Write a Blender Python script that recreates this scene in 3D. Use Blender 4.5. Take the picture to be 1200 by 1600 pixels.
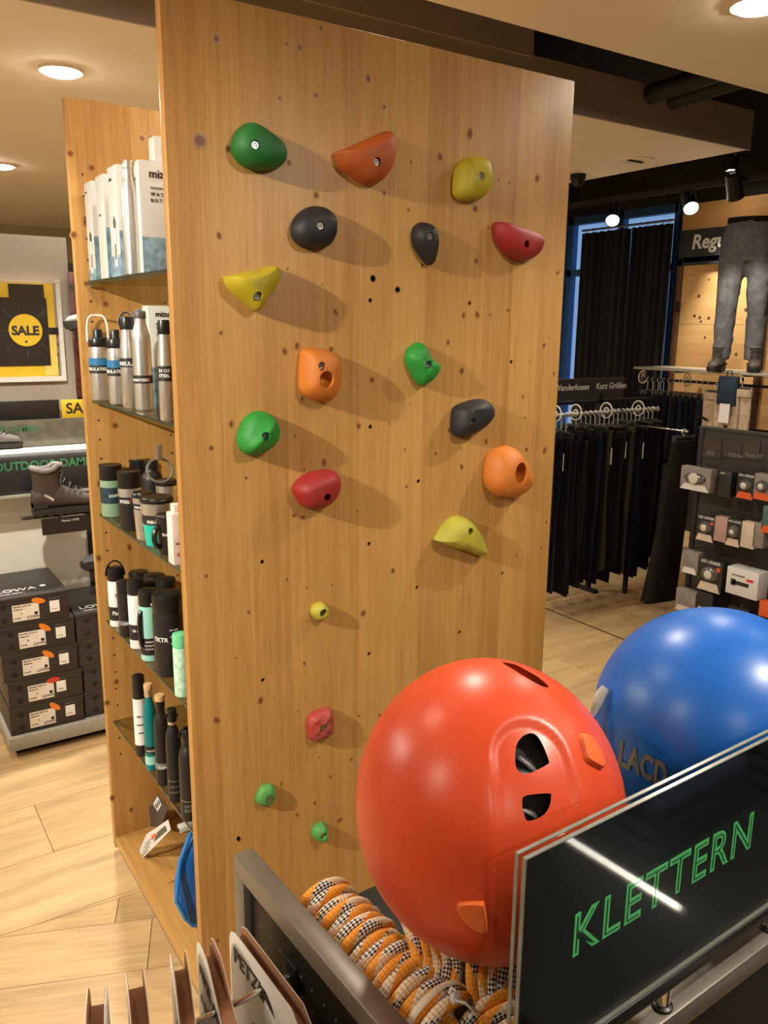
import bpy, bmesh, math, random
from mathutils import Vector, Matrix
random.seed(7)
for o in list(bpy.data.objects): bpy.data.objects.remove(o)
SC = bpy.context.scene
COL = SC.collection
# ------------------------------------------------------------------ camera
S = 1.7                                    # eye height in metres
F = 1288.4                                 # focal length in pixels of the 1200 x 1600 frame
RX = Vector((0.83615, -0.54841, 0.00967))  # camera right / down / forward in the room's axes
DN = Vector((-0.11184, -0.18772, -0.97584))
FW = Vector((0.53697, 0.81487, -0.21829))
EYE = Vector((0, 0, S))
cam = bpy.data.cameras.new('camera'); camo = bpy.data.objects.new('camera', cam); COL.objects.link(camo)
cam.sensor_fit = 'HORIZONTAL'; cam.sensor_width = 36; cam.lens = F * 36 / 1200; cam.clip_start = .02; cam.clip_end = 60
m3 = Matrix((RX, -DN, -FW)).transposed()
camo.matrix_world = Matrix.Translation(EYE) @ m3.to_4x4()
SC.camera = camo
# ------------------------------------------------------------------ view, world
SC.view_settings.view_transform = 'Standard'; SC.view_settings.look = 'None'
SC.view_settings.gamma = 1; SC.view_settings.use_curve_mapping = False
SC.view_settings.exposure = 0.25
W = bpy.data.worlds.new('world'); SC.world = W; W.use_nodes = True
W.node_tree.nodes['Background'].inputs[0].default_value = (.36, .60, 1, 1)
W.node_tree.nodes['Background'].inputs[1].default_value = .55
WARM = (1.0, .94, .80)
LAMP_W = 30.0
KEY_W = 600.0

def at(px, py, axis, val):
    "point of the room on the plane axis = val along the sight line of a photo pixel"
    d = RX * (px - 600) + DN * (py - 800) + FW * F
    t = (val - EYE[axis]) / d[axis]
    return EYE + d * t
def deep(px, py, t):
    return EYE + (RX * (px - 600) + DN * (py - 800) + FW * F) * (t / F)
def depth(p): return (Vector(p) - EYE).dot(FW)
def lin(c):
    c = c / 255
    return c / 12.92 if c <= .04045 else ((c + .055) / 1.055) ** 2.4
def rgb(c): return (lin(c[0]), lin(c[1]), lin(c[2]), 1)

# ------------------------------------------------------------------ materials
MATS = {}
def newmat(name):
    m = bpy.data.materials.new(name); m.use_nodes = True
    nt = m.node_tree; b = nt.nodes['Principled BSDF']
    MATS[name] = m
    return m, nt, b
def nd(nt, t, **kw):
    n = nt.nodes.new(t)
    for k, v in kw.items(): setattr(n, k, v)
    return n
def sv(n, **kw):
    for k, v in kw.items(): n.inputs[k.replace('_', ' ')].default_value = v
def coords(nt, scale=(1, 1, 1), rot=(0, 0, 0), kind='Object'):
    tc = nd(nt, 'ShaderNodeTexCoord'); mp = nd(nt, 'ShaderNodeMapping')
    mp.inputs['Scale'].default_value = scale; mp.inputs['Rotation'].default_value = rot
    nt.links.new(tc.outputs[kind], mp.inputs[0]); return mp.outputs[0]
def mat(name, c, rough=.5, metal=0., var=.10, scale=25., bump=0., coat=0., emit=0., spec=.5, sheen=0., stretch=(1, 1, 1)):
    if name in MATS: return MATS[name]
    m, nt, b = newmat(name)
    c1 = rgb(c)
    co = coords(nt, stretch)
    nz = nd(nt, 'ShaderNodeTexNoise'); sv(nz, Scale=scale, Detail=4.0); nt.links.new(co, nz.inputs['Vector'])
    cr = nd(nt, 'ShaderNodeValToRGB')
    cr.color_ramp.elements[0].position = .3; cr.color_ramp.elements[1].position = .7
    cr.color_ramp.elements[0].color = tuple(x * (1 - var) for x in c1[:3]) + (1,)
    cr.color_ramp.elements[1].color = tuple(min(1, x * (1 + var)) for x in c1[:3]) + (1,)
    nt.links.new(nz.outputs['Fac'], cr.inputs[0]); nt.links.new(cr.outputs[0], b.inputs['Base Color'])
    b.inputs['Roughness'].default_value = rough; b.inputs['Metallic'].default_value = metal
    b.inputs['Specular IOR Level'].default_value = spec
    b.inputs['Coat Weight'].default_value = coat; b.inputs['Coat Roughness'].default_value = .08
    if sheen: b.inputs['Sheen Weight'].default_value = sheen
    if bump:
        bp = nd(nt, 'ShaderNodeBump'); sv(bp, Strength=bump, Distance=.002)
        n2 = nd(nt, 'ShaderNodeTexNoise'); sv(n2, Scale=scale * 6, Detail=3.0); nt.links.new(co, n2.inputs['Vector'])
        nt.links.new(n2.outputs['Fac'], bp.inputs['Height']); nt.links.new(bp.outputs[0], b.inputs['Normal'])
    if emit:
        b.inputs['Emission Color'].default_value = c1; b.inputs['Emission Strength'].default_value = emit
    return m
def glow(name, c, e):
    if name in MATS: return MATS[name]
    m, nt, b = newmat(name)
    b.inputs['Base Color'].default_value = (.9, .9, .9, 1)
    b.inputs['Emission Color'].default_value = tuple(c) + (1,); b.inputs['Emission Strength'].default_value = e
    return m
def clear(name, tint, gloss=.05):
    "thin clear sheet: lets light through with a tint and mirrors at grazing angles"
    if name in MATS: return MATS[name]
    m, nt, b = newmat(name); nt.nodes.remove(b)
    t = nd(nt, 'ShaderNodeBsdfTransparent'); t.inputs[0].default_value = tuple(tint) + (1,)
    g = nd(nt, 'ShaderNodeBsdfGlossy'); g.inputs['Roughness'].default_value = .04
    lw = nd(nt, 'ShaderNodeLayerWeight'); lw.inputs[0].default_value = .5
    fr = nd(nt, 'ShaderNodeMath', operation='POWER'); fr.inputs[1].default_value = 4.; nt.links.new(lw.outputs['Facing'], fr.inputs[0])
    ad = nd(nt, 'ShaderNodeMath', operation='MULTIPLY_ADD', use_clamp=True); ad.inputs[1].default_value = .75; ad.inputs[2].default_value = gloss
    mx = nd(nt, 'ShaderNodeMixShader')
    nt.links.new(fr.outputs[0], ad.inputs[0]); nt.links.new(ad.outputs[0], mx.inputs[0])
    nt.links.new(t.outputs[0], mx.inputs[1]); nt.links.new(g.outputs[0], mx.inputs[2])
    nt.links.new(mx.outputs[0], nt.nodes['Material Output'].inputs[0])
    return m
def pine(name, length=2, width=0, lam=.095, c1=(198, 154, 88), c2=(160, 114, 60), knot=False, rough=.42):
    "glued laminated spruce: strips side by side along 'width', grain along 'length'"
    if name in MATS: return MATS[name]
    m, nt, b = newmat(name)
    tc = nd(nt, 'ShaderNodeTexCoord'); sp = nd(nt, 'ShaderNodeSeparateXYZ'); nt.links.new(tc.outputs['Object'], sp.inputs[0])
    ax = 'XYZ'
    sc = [1, 1, 1]; sc[length] = .035
    # strip number and tint
    dv = nd(nt, 'ShaderNodeMath', operation='DIVIDE'); dv.inputs[1].default_value = lam; nt.links.new(sp.outputs[ax[width]], dv.inputs[0])
    fl = nd(nt, 'ShaderNodeMath', operation='FLOOR'); nt.links.new(dv.outputs[0], fl.inputs[0])
    wn = nd(nt, 'ShaderNodeTexWhiteNoise', noise_dimensions='1D'); nt.links.new(fl.outputs[0], wn.inputs['W'])
    # grain
    mp = nd(nt, 'ShaderNodeMapping'); mp.inputs['Scale'].default_value = sc; nt.links.new(tc.outputs['Object'], mp.inputs[0])
    of = nd(nt, 'ShaderNodeVectorMath', operation='MULTIPLY_ADD'); of.inputs[1].default_value = (3, 3, 3)
    nt.links.new(wn.outputs['Color'], of.inputs[0]); nt.links.new(mp.outputs[0], of.inputs[2])
    n1 = nd(nt, 'ShaderNodeTexNoise'); sv(n1, Scale=70., Detail=4., Distortion=.6); nt.links.new(of.outputs[0], n1.inputs['Vector'])
    n2 = nd(nt, 'ShaderNodeTexNoise'); sv(n2, Scale=16., Detail=2.); nt.links.new(of.outputs[0], n2.inputs['Vector'])
    n3 = nd(nt, 'ShaderNodeTexNoise'); sv(n3, Scale=260., Detail=2.); nt.links.new(of.outputs[0], n3.inputs['Vector'])
    def mul(a, k, add):
        q = nd(nt, 'ShaderNodeMath', operation='MULTIPLY_ADD'); nt.links.new(a, q.inputs[0]); q.inputs[1].default_value = k
        if isinstance(add, float): q.inputs[2].default_value = add
        else: nt.links.new(add, q.inputs[2])
        return q.outputs[0]
    f = mul(n1.outputs['Fac'], .80, -.70); f = mul(n2.outputs['Fac'], .60, f); f = mul(n3.outputs['Fac'], .70, f); f = mul(wn.outputs['Value'], .45, f)
    cr = nd(nt, 'ShaderNodeValToRGB'); cr.color_ramp.elements[0].color = rgb(c1); cr.color_ramp.elements[1].color = rgb(c2)
    nt.links.new(f, cr.inputs[0])
    out = cr.outputs[0]
    if knot:
        at_ = nd(nt, 'ShaderNodeAttribute', attribute_name='knot')
        n4 = nd(nt, 'ShaderNodeTexNoise'); sv(n4, Scale=160.); nt.links.new(tc.outputs['Object'], n4.inputs['Vector'])
        k = mul(n4.outputs['Fac'], .35, -.18)
        k2 = nd(nt, 'ShaderNodeMath', operation='ADD', use_clamp=True); nt.links.new(at_.outputs['Fac'], k2.inputs[0]); nt.links.new(k, k2.inputs[1])
        kr = nd(nt, 'ShaderNodeValToRGB'); kr.color_ramp.elements[0].position = .12; kr.color_ramp.elements[1].position = .80; kr.color_ramp.elements[1].color = (.86, .86, .86, 1)
        nt.links.new(k2.outputs[0], kr.inputs[0])
        mx = nd(nt, 'ShaderNodeMixRGB'); mx.inputs[2].default_value = rgb((104, 52, 34))
        nt.links.new(kr.outputs[0], mx.inputs[0]); nt.links.new(out, mx.inputs[1]); out = mx.outputs[0]
    nt.links.new(out, b.inputs['Base Color'])
    b.inputs['Roughness'].default_value = rough; b.inputs['Specular IOR Level'].default_value = .35
    bp = nd(nt, 'ShaderNodeBump'); sv(bp, Strength=.12, Distance=.001); nt.links.new(n3.outputs['Fac'], bp.inputs['Height']); nt.links.new(bp.outputs[0], b.inputs['Normal'])
    return m
def steel(name='brushed_steel', c=(226, 222, 216), rough=.30):
    if name in MATS: return MATS[name]
    m, nt, b = newmat(name)
    co = coords(nt, (1, 1, 30)); nz = nd(nt, 'ShaderNodeTexNoise'); sv(nz, Scale=90., Detail=2.); nt.links.new(co, nz.inputs[0])
    mr = nd(nt, 'ShaderNodeMapRange'); mr.inputs['To Min'].default_value = rough * .8; mr.inputs['To Max'].default_value = rough * 1.25
    nt.links.new(nz.outputs['Fac'], mr.inputs[0]); nt.links.new(mr.outputs[0], b.inputs['Roughness'])
    b.inputs['Base Color'].default_value = rgb(c); b.inputs['Metallic'].default_value = .88
    return m
def ropemat(name='orange_braid'):
    if name in MATS: return MATS[name]
    m, nt, b = newmat(name)
    uv = nd(nt, 'ShaderNodeUVMap'); sp = nd(nt, 'ShaderNodeSeparateXYZ'); nt.links.new(uv.outputs[0], sp.inputs[0])
    U, V = sp.outputs[0], sp.outputs[1]        # U around 0..1, V along in rope diameters
    def lin2(a, ka, c, kc):
        p = nd(nt, 'ShaderNodeMath', operation='MULTIPLY'); nt.links.new(a, p.inputs[0]); p.inputs[1].default_value = ka
        q = nd(nt, 'ShaderNodeMath', operation='MULTIPLY_ADD'); nt.links.new(c, q.inputs[0]); q.inputs[1].default_value = kc; nt.links.new(p.outputs[0], q.inputs[2])
        return q.outputs[0]
    def op(o, a, bb):
        p = nd(nt, 'ShaderNodeMath', operation=o); nt.links.new(a, p.inputs[0])
        if isinstance(bb, float): p.inputs[1].default_value = bb
        else: nt.links.new(bb, p.inputs[1])
        return p.outputs[0]
    d1 = lin2(U, 12., V, 3.0); d2 = lin2(U, -12., V, 3.0)
    c1 = op('FRACT', d1, 0.); c2 = op('FRACT', d2, 0.)
    chk = op('GREATER_THAN', op('FRACT', op('ADD', op('FLOOR', d1, 0.), op('FLOOR', d2, 0.)), 2.), -1.)
    par = op('LESS_THAN', op('MODULO', op('ADD', op('FLOOR', d1, 0.), op('ADD', op('FLOOR', d2, 0.), 2000.)), 2.), .9)
    big1 = op('LESS_THAN', op('FRACT', lin2(U, 1., V, .17), 0.), .42)
    big2 = op('LESS_THAN', op('FRACT', lin2(U, -1., V, .21), 0.), .48)
    mxa = nd(nt, 'ShaderNodeMixRGB'); mxa.inputs[1].default_value = rgb((236, 230, 220)); nt.links.new(par, mxa.inputs[0])
    mxc = nd(nt, 'ShaderNodeMixRGB'); mxc.inputs[1].default_value = rgb((222, 176, 112)); mxc.inputs[2].default_value = rgb((36, 40, 50)); nt.links.new(big2, mxc.inputs[0]); nt.links.new(mxc.outputs[0], mxa.inputs[2])
    orr = nd(nt, 'ShaderNodeMixRGB'); orr.inputs[1].default_value = rgb((232, 138, 20)); orr.inputs[2].default_value = rgb((240, 168, 64)); nt.links.new(par, orr.inputs[0])
    mxb = nd(nt, 'ShaderNodeMixRGB'); nt.links.new(big1, mxb.inputs[0]); nt.links.new(mxa.outputs[0], mxb.inputs[1]); nt.links.new(orr.outputs[0], mxb.inputs[2])
    nt.links.new(mxb.outputs[0], b.inputs['Base Color'])
    b.inputs['Roughness'].default_value = .7
    h = op('MULTIPLY', op('PINGPONG', d1, .5), op('PINGPONG', d2, .5))
    bp = nd(nt, 'ShaderNodeBump'); sv(bp, Strength=.6, Distance=.002); nt.links.new(h, bp.inputs['Height']); nt.links.new(bp.outputs[0], b.inputs['Normal'])
    return m
def holdmat(name, c, dirt=(70, 50, 35), amount=.35):
    if name in MATS: return MATS[name]
    m, nt, b = newmat(name)
    co = coords(nt); nz = nd(nt, 'ShaderNodeTexNoise'); sv(nz, Scale=22., Detail=5.); nt.links.new(co, nz.inputs[0])
    n2 = nd(nt, 'ShaderNodeTexNoise'); sv(n2, Scale=900., Detail=2.); nt.links.new(co, n2.inputs[0])
    cr = nd(nt, 'ShaderNodeValToRGB'); cr.color_ramp.elements[0].position = .5; cr.color_ramp.elements[1].position = .78
    cr.color_ramp.elements[1].color = (amount, amount, amount, 1)
    cr.color_ramp.elements[0].color = (0, 0, 0, 1)
    nt.links.new(nz.outputs['Fac'], cr.inputs[0])
    mx = nd(nt, 'ShaderNodeMixRGB'); mx.inputs[1].default_value = rgb(tuple(x * .88 for x in c)); mx.inputs[2].default_value = rgb(dirt)
    nt.links.new(cr.outputs[0], mx.inputs[0]); nt.links.new(mx.outputs[0], b.inputs['Base Color'])
    b.inputs['Roughness'].default_value = .55; b.inputs['Specular IOR Level'].default_value = .4
    bp = nd(nt, 'ShaderNodeBump'); sv(bp, Strength=.25, Distance=.001); nt.links.new(n2.outputs['Fac'], bp.inputs['Height']); nt.links.new(bp.outputs[0], b.inputs['Normal'])
    return m

# ------------------------------------------------------------------ mesh building
def rotz(a): return Matrix.Rotation(a, 4, 'Z')
class G:
    "collects shapes; obj() links them as one mesh object"
    def __init__(s): s.v = []; s.f = []; s.uv = {}; s.k = {}
    def add(s, vs, fs, M=None):
        n = len(s.v)
        for p in vs:
            p = Vector(p)
            s.v.append(M @ p if M else p)
        for f in fs: s.f.append(tuple(i + n for i in f))
        return n
    def box(s, lo, hi, M=None, bev=0):
        lo = Vector(lo); hi = Vector(hi)
        if not bev:
            vs = [(x, y, z) for z in (lo.z, hi.z) for y in (lo.y, hi.y) for x in (lo.x, hi.x)]
            s.add(vs, [(0, 2, 3, 1), (4, 5, 7, 6), (0, 1, 5, 4), (2, 6, 7, 3), (0, 4, 6, 2), (1, 3, 7, 5)], M)
        else:
            bm = bmesh.new(); bmesh.ops.create_cube(bm, size=1)
            for v in bm.verts: v.co = Vector((lo[i] + (v.co[i] + .5) * (hi[i] - lo[i]) for i in range(3)))
            bmesh.ops.bevel(bm, geom=list(bm.edges), offset=bev, segments=2, affect='EDGES', profile=.5)
            s.bm(bm, M)
        return s
    def bm(s, bm, M=None):
        bm.verts.index_update()
        s.add([v.co.copy() for v in bm.verts], [[v.index for v in f.verts] for f in bm.faces], M); bm.free()
        return s
    def lathe(s, prof, n=24, M=None, cap=True):
        vs = []; fs = []
        for (r, z) in prof:
            for i in range(n):
                a = 2 * math.pi * i / n; vs.append((r * math.cos(a), r * math.sin(a), z))
        for j in range(len(prof) - 1):
            for i in range(n):
                k = (i + 1) % n
                fs.append((j * n + i, j * n + k, (j + 1) * n + k, (j + 1) * n + i))
        if cap:
            fs.append(tuple(reversed(range(n)))); fs.append(tuple((len(prof) - 1) * n + i for i in range(n)))
        s.add(vs, fs, M); return s
    def tube(s, path, r, n=8, closed=False, M=None, uvlen=None, squash=None, uv0=0.):
        P = [Vector(p) for p in path]; m = len(P)
        rr = r if isinstance(r, (list, tuple)) else [r] * m
        T = []
        for i in range(m):
            a = P[(i - 1) % m] if closed or i > 0 else P[i]; b = P[(i + 1) % m] if closed or i < m - 1 else P[i]
            T.append((b - a).normalized())
        up = Vector((0, 0, 1)) if abs(T[0].z) < .9 else Vector((1, 0, 0))
        N = (up - T[0] * up.dot(T[0])).normalized()
        vs = []; uvs = []; L = 0
        for i in range(m):
            if i: L += (P[i] - P[i - 1]).length; N = (N - T[i] * N.dot(T[i])).normalized()
            Bn = T[i].cross(N)
            for j in range(n):
                a = 2 * math.pi * j / n
                q = (1, 1) if not squash else squash
                vs.append(P[i] + (N * math.cos(a) * q[0] + Bn * math.sin(a) * q[1]) * rr[i]); uvs.append((j / n, L))
        fs = []
        for i in range(m if closed else m - 1):
            for j in range(n):
                k = (j + 1) % n; i2 = (i + 1) % m
                fs.append((i * n + j, i * n + k, i2 * n + k, i2 * n + j))
        if not closed: fs += [tuple(reversed(range(n))), tuple((m - 1) * n + j for j in range(n))]
        f0 = len(s.f)
        s.add(vs, fs, M)
        if uvlen:
            nn = 0
            for i in range(m if closed else m - 1):
                for j in range(n):
                    l0 = uv0 + uvs[i * n][1] / uvlen; l1 = uv0 + uvs[((i + 1) % m) * n][1] / uvlen
                    s.uv[f0 + nn] = [(j / n, l0), ((j + 1) / n, l0), ((j + 1) / n, l1), (j / n, l1)]; nn += 1
        return s
    def prism(s, poly, d0, d1, M=None):
        "polygon in local x,y extruded along local z from d0 to d1"
        n = len(poly)
        vs = [(x, y, d0) for x, y in poly] + [(x, y, d1) for x, y in poly]
        fs = [tuple(reversed(range(n))), tuple(range(n, 2 * n))] + [(i, (i + 1) % n, n + (i + 1) % n, n + i) for i in range(n)]
        s.add(vs, fs, M); return s
    def loft(s, rings, M=None, cap=True, closed=True):
        n = len(rings[0]); vs = [p for r in rings for p in r]; fs = []
        for j in range(len(rings) - 1):
            for i in range(n if closed else n - 1):
                k = (i + 1) % n; fs.append((j * n + i, j * n + k, (j + 1) * n + k, (j + 1) * n + i))
        if cap and closed: fs += [tuple(reversed(range(n))), tuple((len(rings) - 1) * n + i for i in range(n))]
        s.add(vs, fs, M); return s
    def mesh(s, name, angle=38):
        me = bpy.data.meshes.new(name)
        me.from_pydata([tuple(p) for p in s.v], [], s.f)
        if s.uv:
            ul = me.uv_layers.new(name='UVMap')
            for i, p in enumerate(me.polygons):
                if i in s.uv:
                    for q, li in enumerate(p.loop_indices): ul.data[li].uv = s.uv[i][q]
        me.polygons.foreach_set('use_smooth', [True] * len(me.polygons))
        me.update(); me.set_sharp_from_angle(angle=math.radians(angle))
        return me
    def obj(s, name, m, parent=None, fix=True, angle=38):
        if fix:
            bm = bmesh.new(); me0 = s.mesh(name, angle); bm.from_mesh(me0); bmesh.ops.recalc_face_normals(bm, faces=list(bm.faces)); bm.to_mesh(me0); bm.free()
            me0.set_sharp_from_angle(angle=math.radians(angle)); me = me0
        else: me = s.mesh(name, angle)
        me.materials.append(m)
        o = bpy.data.objects.new(name, me); COL.objects.link(o)
        if parent: o.parent = parent
        return o
def tag(o, label=None, cat=None, group=None, kind=None):
    if label: o['label'] = label
    if cat: o['category'] = cat
    if group: o['group'] = group
    if kind: o['kind'] = kind
    return o
def thing(name, label, cat, loc=(0, 0, 0), rz=0, group=None):
    o = bpy.data.objects.new(name, None); COL.objects.link(o); o.empty_display_size = .05
    o.location = loc; o.rotation_euler = (0, 0, rz)
    return tag(o, label, cat, group)
def copy_tree(o, parent=None, label=None):
    c = o.copy(); COL.objects.link(c); c.parent = parent
    if label: c['label'] = label
    for ch in [x for x in COL.objects if x.parent == o]: copy_tree(ch, c)
    return c
def struct(g, name, m, parent=None):
    o = g.obj(name, m, parent)
    if not parent: o['kind'] = 'structure'
    return o
def finish(o, mods):
    "apply modifiers set up by mods(o) into the mesh"
    mods(o)
    dg = bpy.context.evaluated_depsgraph_get()
    me = bpy.data.meshes.new_from_object(o.evaluated_get(dg), preserve_all_data_layers=True, depsgraph=dg)
    o.modifiers.clear(); old = o.data; o.data = me; bpy.data.meshes.remove(old)
    me.polygons.foreach_set('use_smooth', [True] * len(me.polygons)); me.set_sharp_from_angle(angle=math.radians(40))
    return o
def cut(o, cutters):
    for c in cutters:
        md = o.modifiers.new('cut', 'BOOLEAN'); md.operation = 'DIFFERENCE'; md.solver = 'EXACT'; md.object = c
    bpy.context.view_layer.update()
    finish(o, lambda x: None)
    for c in cutters: bpy.data.objects.remove(c)
TXT = {}
def textmesh(s, size, bold=0., extrude=.0004, align='LEFT', shear=0., space=1.):
    key = (s, size, bold, extrude, align, shear, space)
    cu = bpy.data.curves.new('t', 'FONT'); cu.body = s; cu.size = size; cu.extrude = extrude; cu.offset = bold; cu.align_x = align
    cu.shear = shear; cu.space_character = space; cu.resolution_u = 3
    o = bpy.data.objects.new('t', cu); COL.objects.link(o); bpy.context.view_layer.update()
    me = bpy.data.meshes.new_from_object(o.evaluated_get(bpy.context.evaluated_depsgraph_get()))
    bpy.data.objects.remove(o); bpy.data.curves.remove(cu)
    return me
def text(s, size, M, m, parent, bold=0., name='lettering', align='LEFT', shear=0., space=1., warp=None, extrude=.0004):
    me = textmesh(s, size, bold, extrude, align, shear, space)
    for v in me.vertices:
        p = v.co.copy()
        v.co = warp(p) if warp else M @ p
    me.materials.clear(); me.materials.append(m)
    o = bpy.data.objects.new(name, me); COL.objects.link(o); o.parent = parent
    return o
def frame(o, x, y):
    "matrix whose x axis is x, y axis is y, at o"
    x = Vector(x).normalized(); y = Vector(y); z = x.cross(y).normalized(); y = z.cross(x)
    M = Matrix((x, y, z)).transposed().to_4x4(); M.translation = Vector(o); return M
FRONT = lambda x, y, z: frame((x, y, z), (1, 0, 0), (0, 0, 1))      # print on a face that looks towards -y
SIDE = lambda x, y, z: frame((x, y, z), (0, -1, 0), (0, 0, 1))      # print on a face that looks towards -x
def smooth_loop(pts, n):
    m = len(pts); P = [Vector(p) for p in pts]; out = []
    for i in range(n):
        t = i * m / n; k = int(t); u = t - k
        a, b, c, d = P[(k - 1) % m], P[k % m], P[(k + 1) % m], P[(k + 2) % m]
        out.append(.5 * ((2 * b) + (c - a) * u + (2 * a - 5 * b + 4 * c - d) * u * u + (3 * b - a - 3 * c + d) * u ** 3))
    return out
def ell(n, rx, ry, cx=0, cy=0, z=0, p=2.):
    r = []
    for i in range(n):
        a = 2 * math.pi * i / n; c, s_ = math.cos(a), math.sin(a)
        r.append((cx + rx * math.copysign(abs(c) ** (2 / p), c), cy + ry * math.copysign(abs(s_) ** (2 / p), s_), z))
    return r
def wobj(g, name, m, t, parent=None, **kw):
    "part given in room coordinates, child of thing t (or of part 'parent' of that thing)"
    o = g.obj(name, m, **kw); o.parent = parent or t
    if parent is None: o.matrix_parent_inverse = (Matrix.Translation(t.location) @ rotz(t.rotation_euler[2])).inverted()
    return o
def wtext(s, size, M, m, t, parent=None, **kw):
    o = text(s, size, M, m, None, **kw); o.parent = parent or t
    if parent is None: o.matrix_parent_inverse = (Matrix.Translation(t.location) @ rotz(t.rotation_euler[2])).inverted()
    return o
def sub(o, g, name, m):
    "sub-part in the same room coordinates as its part"
    c = g.obj(name, m); c.parent = o; return c
# ================================================================== the room
ZC = 2.687                                   # height of the cream ceilings
YN = at(1000, 92, 2, ZC).y                   # far edge of the near ceiling
YS = at(560, 108, 2, ZC).y                   # front edge of the ceiling beyond the recess
XS = at(1180, 232, 2, ZC).x                  # its right end
XR = 6.03                                    # right wall
CREAM = mat('cream_plaster', (240, 230, 214), .85, var=.03, scale=3)
GREYP = mat('grey_paint', (176, 166, 154), .8, var=.04, scale=3)
DARKP = mat('dark_paint', (38, 34, 32), .8, var=.1, scale=4)
BEIGE = mat('beige_wall', (176, 166, 138), .85, var=.05, scale=3)
FLOORJ = mat('floor_joint', (88, 62, 38), .8)
g = G(); g.box((-3.2, -3.2, -.12), (6.4, 9.7, -.006)); floor = struct(g, 'floor', FLOORJ)
# floor boards: straight boards beyond the seam, slanted boards before it
def clip(poly, n, d, keep=1):
    out = []
    for i in range(len(poly)):
        a, b = poly[i], poly[(i + 1) % len(poly)]
        sa = (a[0] * n[0] + a[1] * n[1] - d) * keep; sb = (b[0] * n[0] + b[1] * n[1] - d) * keep
        if sa >= 0: out.append(a)
        if (sa > 0) != (sb > 0) and abs(sa - sb) > 1e-9:
            t = sa / (sa - sb); out.append((a[0] + (b[0] - a[0]) * t, a[1] + (b[1] - a[1]) * t))
    return out
def plankmat(i):
    tone = [(206, 172, 124), (196, 162, 114), (212, 180, 132), (200, 166, 116), (190, 156, 110)][i % 5]
    name = 'oak_board_%d' % (i % 5)
    if name in MATS: return MATS[name]
    m, nt, b = newmat(name)
    oi = nd(nt, 'ShaderNodeObjectInfo'); tc = nd(nt, 'ShaderNodeTexCoord')
    mp = nd(nt, 'ShaderNodeMapping'); mp.inputs['Scale'].default_value = (.10, 1, 1); nt.links.new(tc.outputs['UV'], mp.inputs[0])
    off = nd(nt, 'ShaderNodeVectorMath', operation='MULTIPLY_ADD'); nt.links.new(oi.outputs['Random'], off.inputs[0]); off.inputs[1].default_value = (7, 13, 5)
    nt.links.new(mp.outputs[0], off.inputs[2])
    n1 = nd(nt, 'ShaderNodeTexNoise'); sv(n1, Scale=16., Detail=6., Roughness=.65); nt.links.new(off.outputs[0], n1.inputs[0])
    n2 = nd(nt, 'ShaderNodeTexNoise'); sv(n2, Scale=90., Detail=2.); nt.links.new(off.outputs[0], n2.inputs[0])
    ad = nd(nt, 'ShaderNodeMath', operation='MULTIPLY_ADD'); ad.inputs[1].default_value = .35; nt.links.new(n2.outputs['Fac'], ad.inputs[0]); nt.links.new(n1.outputs['Fac'], ad.inputs[2])
    cr = nd(nt, 'ShaderNodeValToRGB'); cr.color_ramp.elements[0].position = .45; cr.color_ramp.elements[1].position = .95
    cr.color_ramp.elements[0].color = rgb(tuple(x * .84 for x in tone)); cr.color_ramp.elements[1].color = rgb(tuple(min(255, x * 1.07) for x in tone))
    nt.links.new(ad.outputs[0], cr.inputs[0]); nt.links.new(cr.outputs[0], b.inputs['Base Color'])
    b.inputs['Roughness'].default_value = .42; b.inputs['Specular IOR Level'].default_value = .4
    return m
SEAM_N = (math.sin(math.radians(4.)), math.cos(math.radians(4.))); SEAM_D = SEAM_N[0] * .2122 + SEAM_N[1] * 2.285
def plank(poly, ang, i):
    if len(poly) < 3: return
    cx = sum(p[0] for p in poly) / len(poly); cy = sum(p[1] for p in poly) / len(poly)
    c, s_ = math.cos(ang), math.sin(ang)
    g = G(); g.prism([(x, y) for x, y in poly], -.006, 0)
    me = g.mesh('plank'); ul = me.uv_layers.new(name='UVMap')
    for l in me.loops:
        p = me.vertices[l.vertex_index].co; ul.data[l.index].uv = (p.x * c + p.y * s_, -p.x * s_ + p.y * c)
    me.materials.append(plankmat(i)); o = bpy.data.objects.new('plank', me); COL.objects.link(o); o.parent = floor
def planks(org, ang, wid, length, region, rows, cols, gap=.0022, keep=1, seed=1):
    rnd = random.Random(seed); c, s_ = math.cos(ang), math.sin(ang)
    for r in range(*rows):
        sh = rnd.random() * length
        for k in range(*cols):
            a0, a1 = k * length + sh + gap / 2, (k + 1) * length + sh - gap / 2; b0, b1 = r * wid + gap / 2, (r + 1) * wid - gap / 2
            poly = [(org[0] + u * c - v * s_, org[1] + u * s_ + v * c) for u, v in ((a0, b0), (a1, b0), (a1, b1), (a0, b1))]
            poly = clip(poly, SEAM_N, SEAM_D + keep * gap / 2, keep)
            for nx, ny, d in region:
                if len(poly) < 3: break
                poly = clip(poly, (nx, ny), d)
            plank(poly, ang, rnd.randrange(5))
planks((0.29, 2.604), 0, .325, 1.3, [(1, 0, -3.2), (-1, 0, -6.03), (0, -1, -8)], (-6, 17), (-4, 6), keep=1, seed=3)
planks((.2466, 2.2635), math.radians(-21.7), .2, 1.25, [(1, 0, -2.2), (-1, 0, -5.2), (0, 1, -1.8)], (-24, 12), (-3, 6), keep=-1, seed=5)

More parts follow.
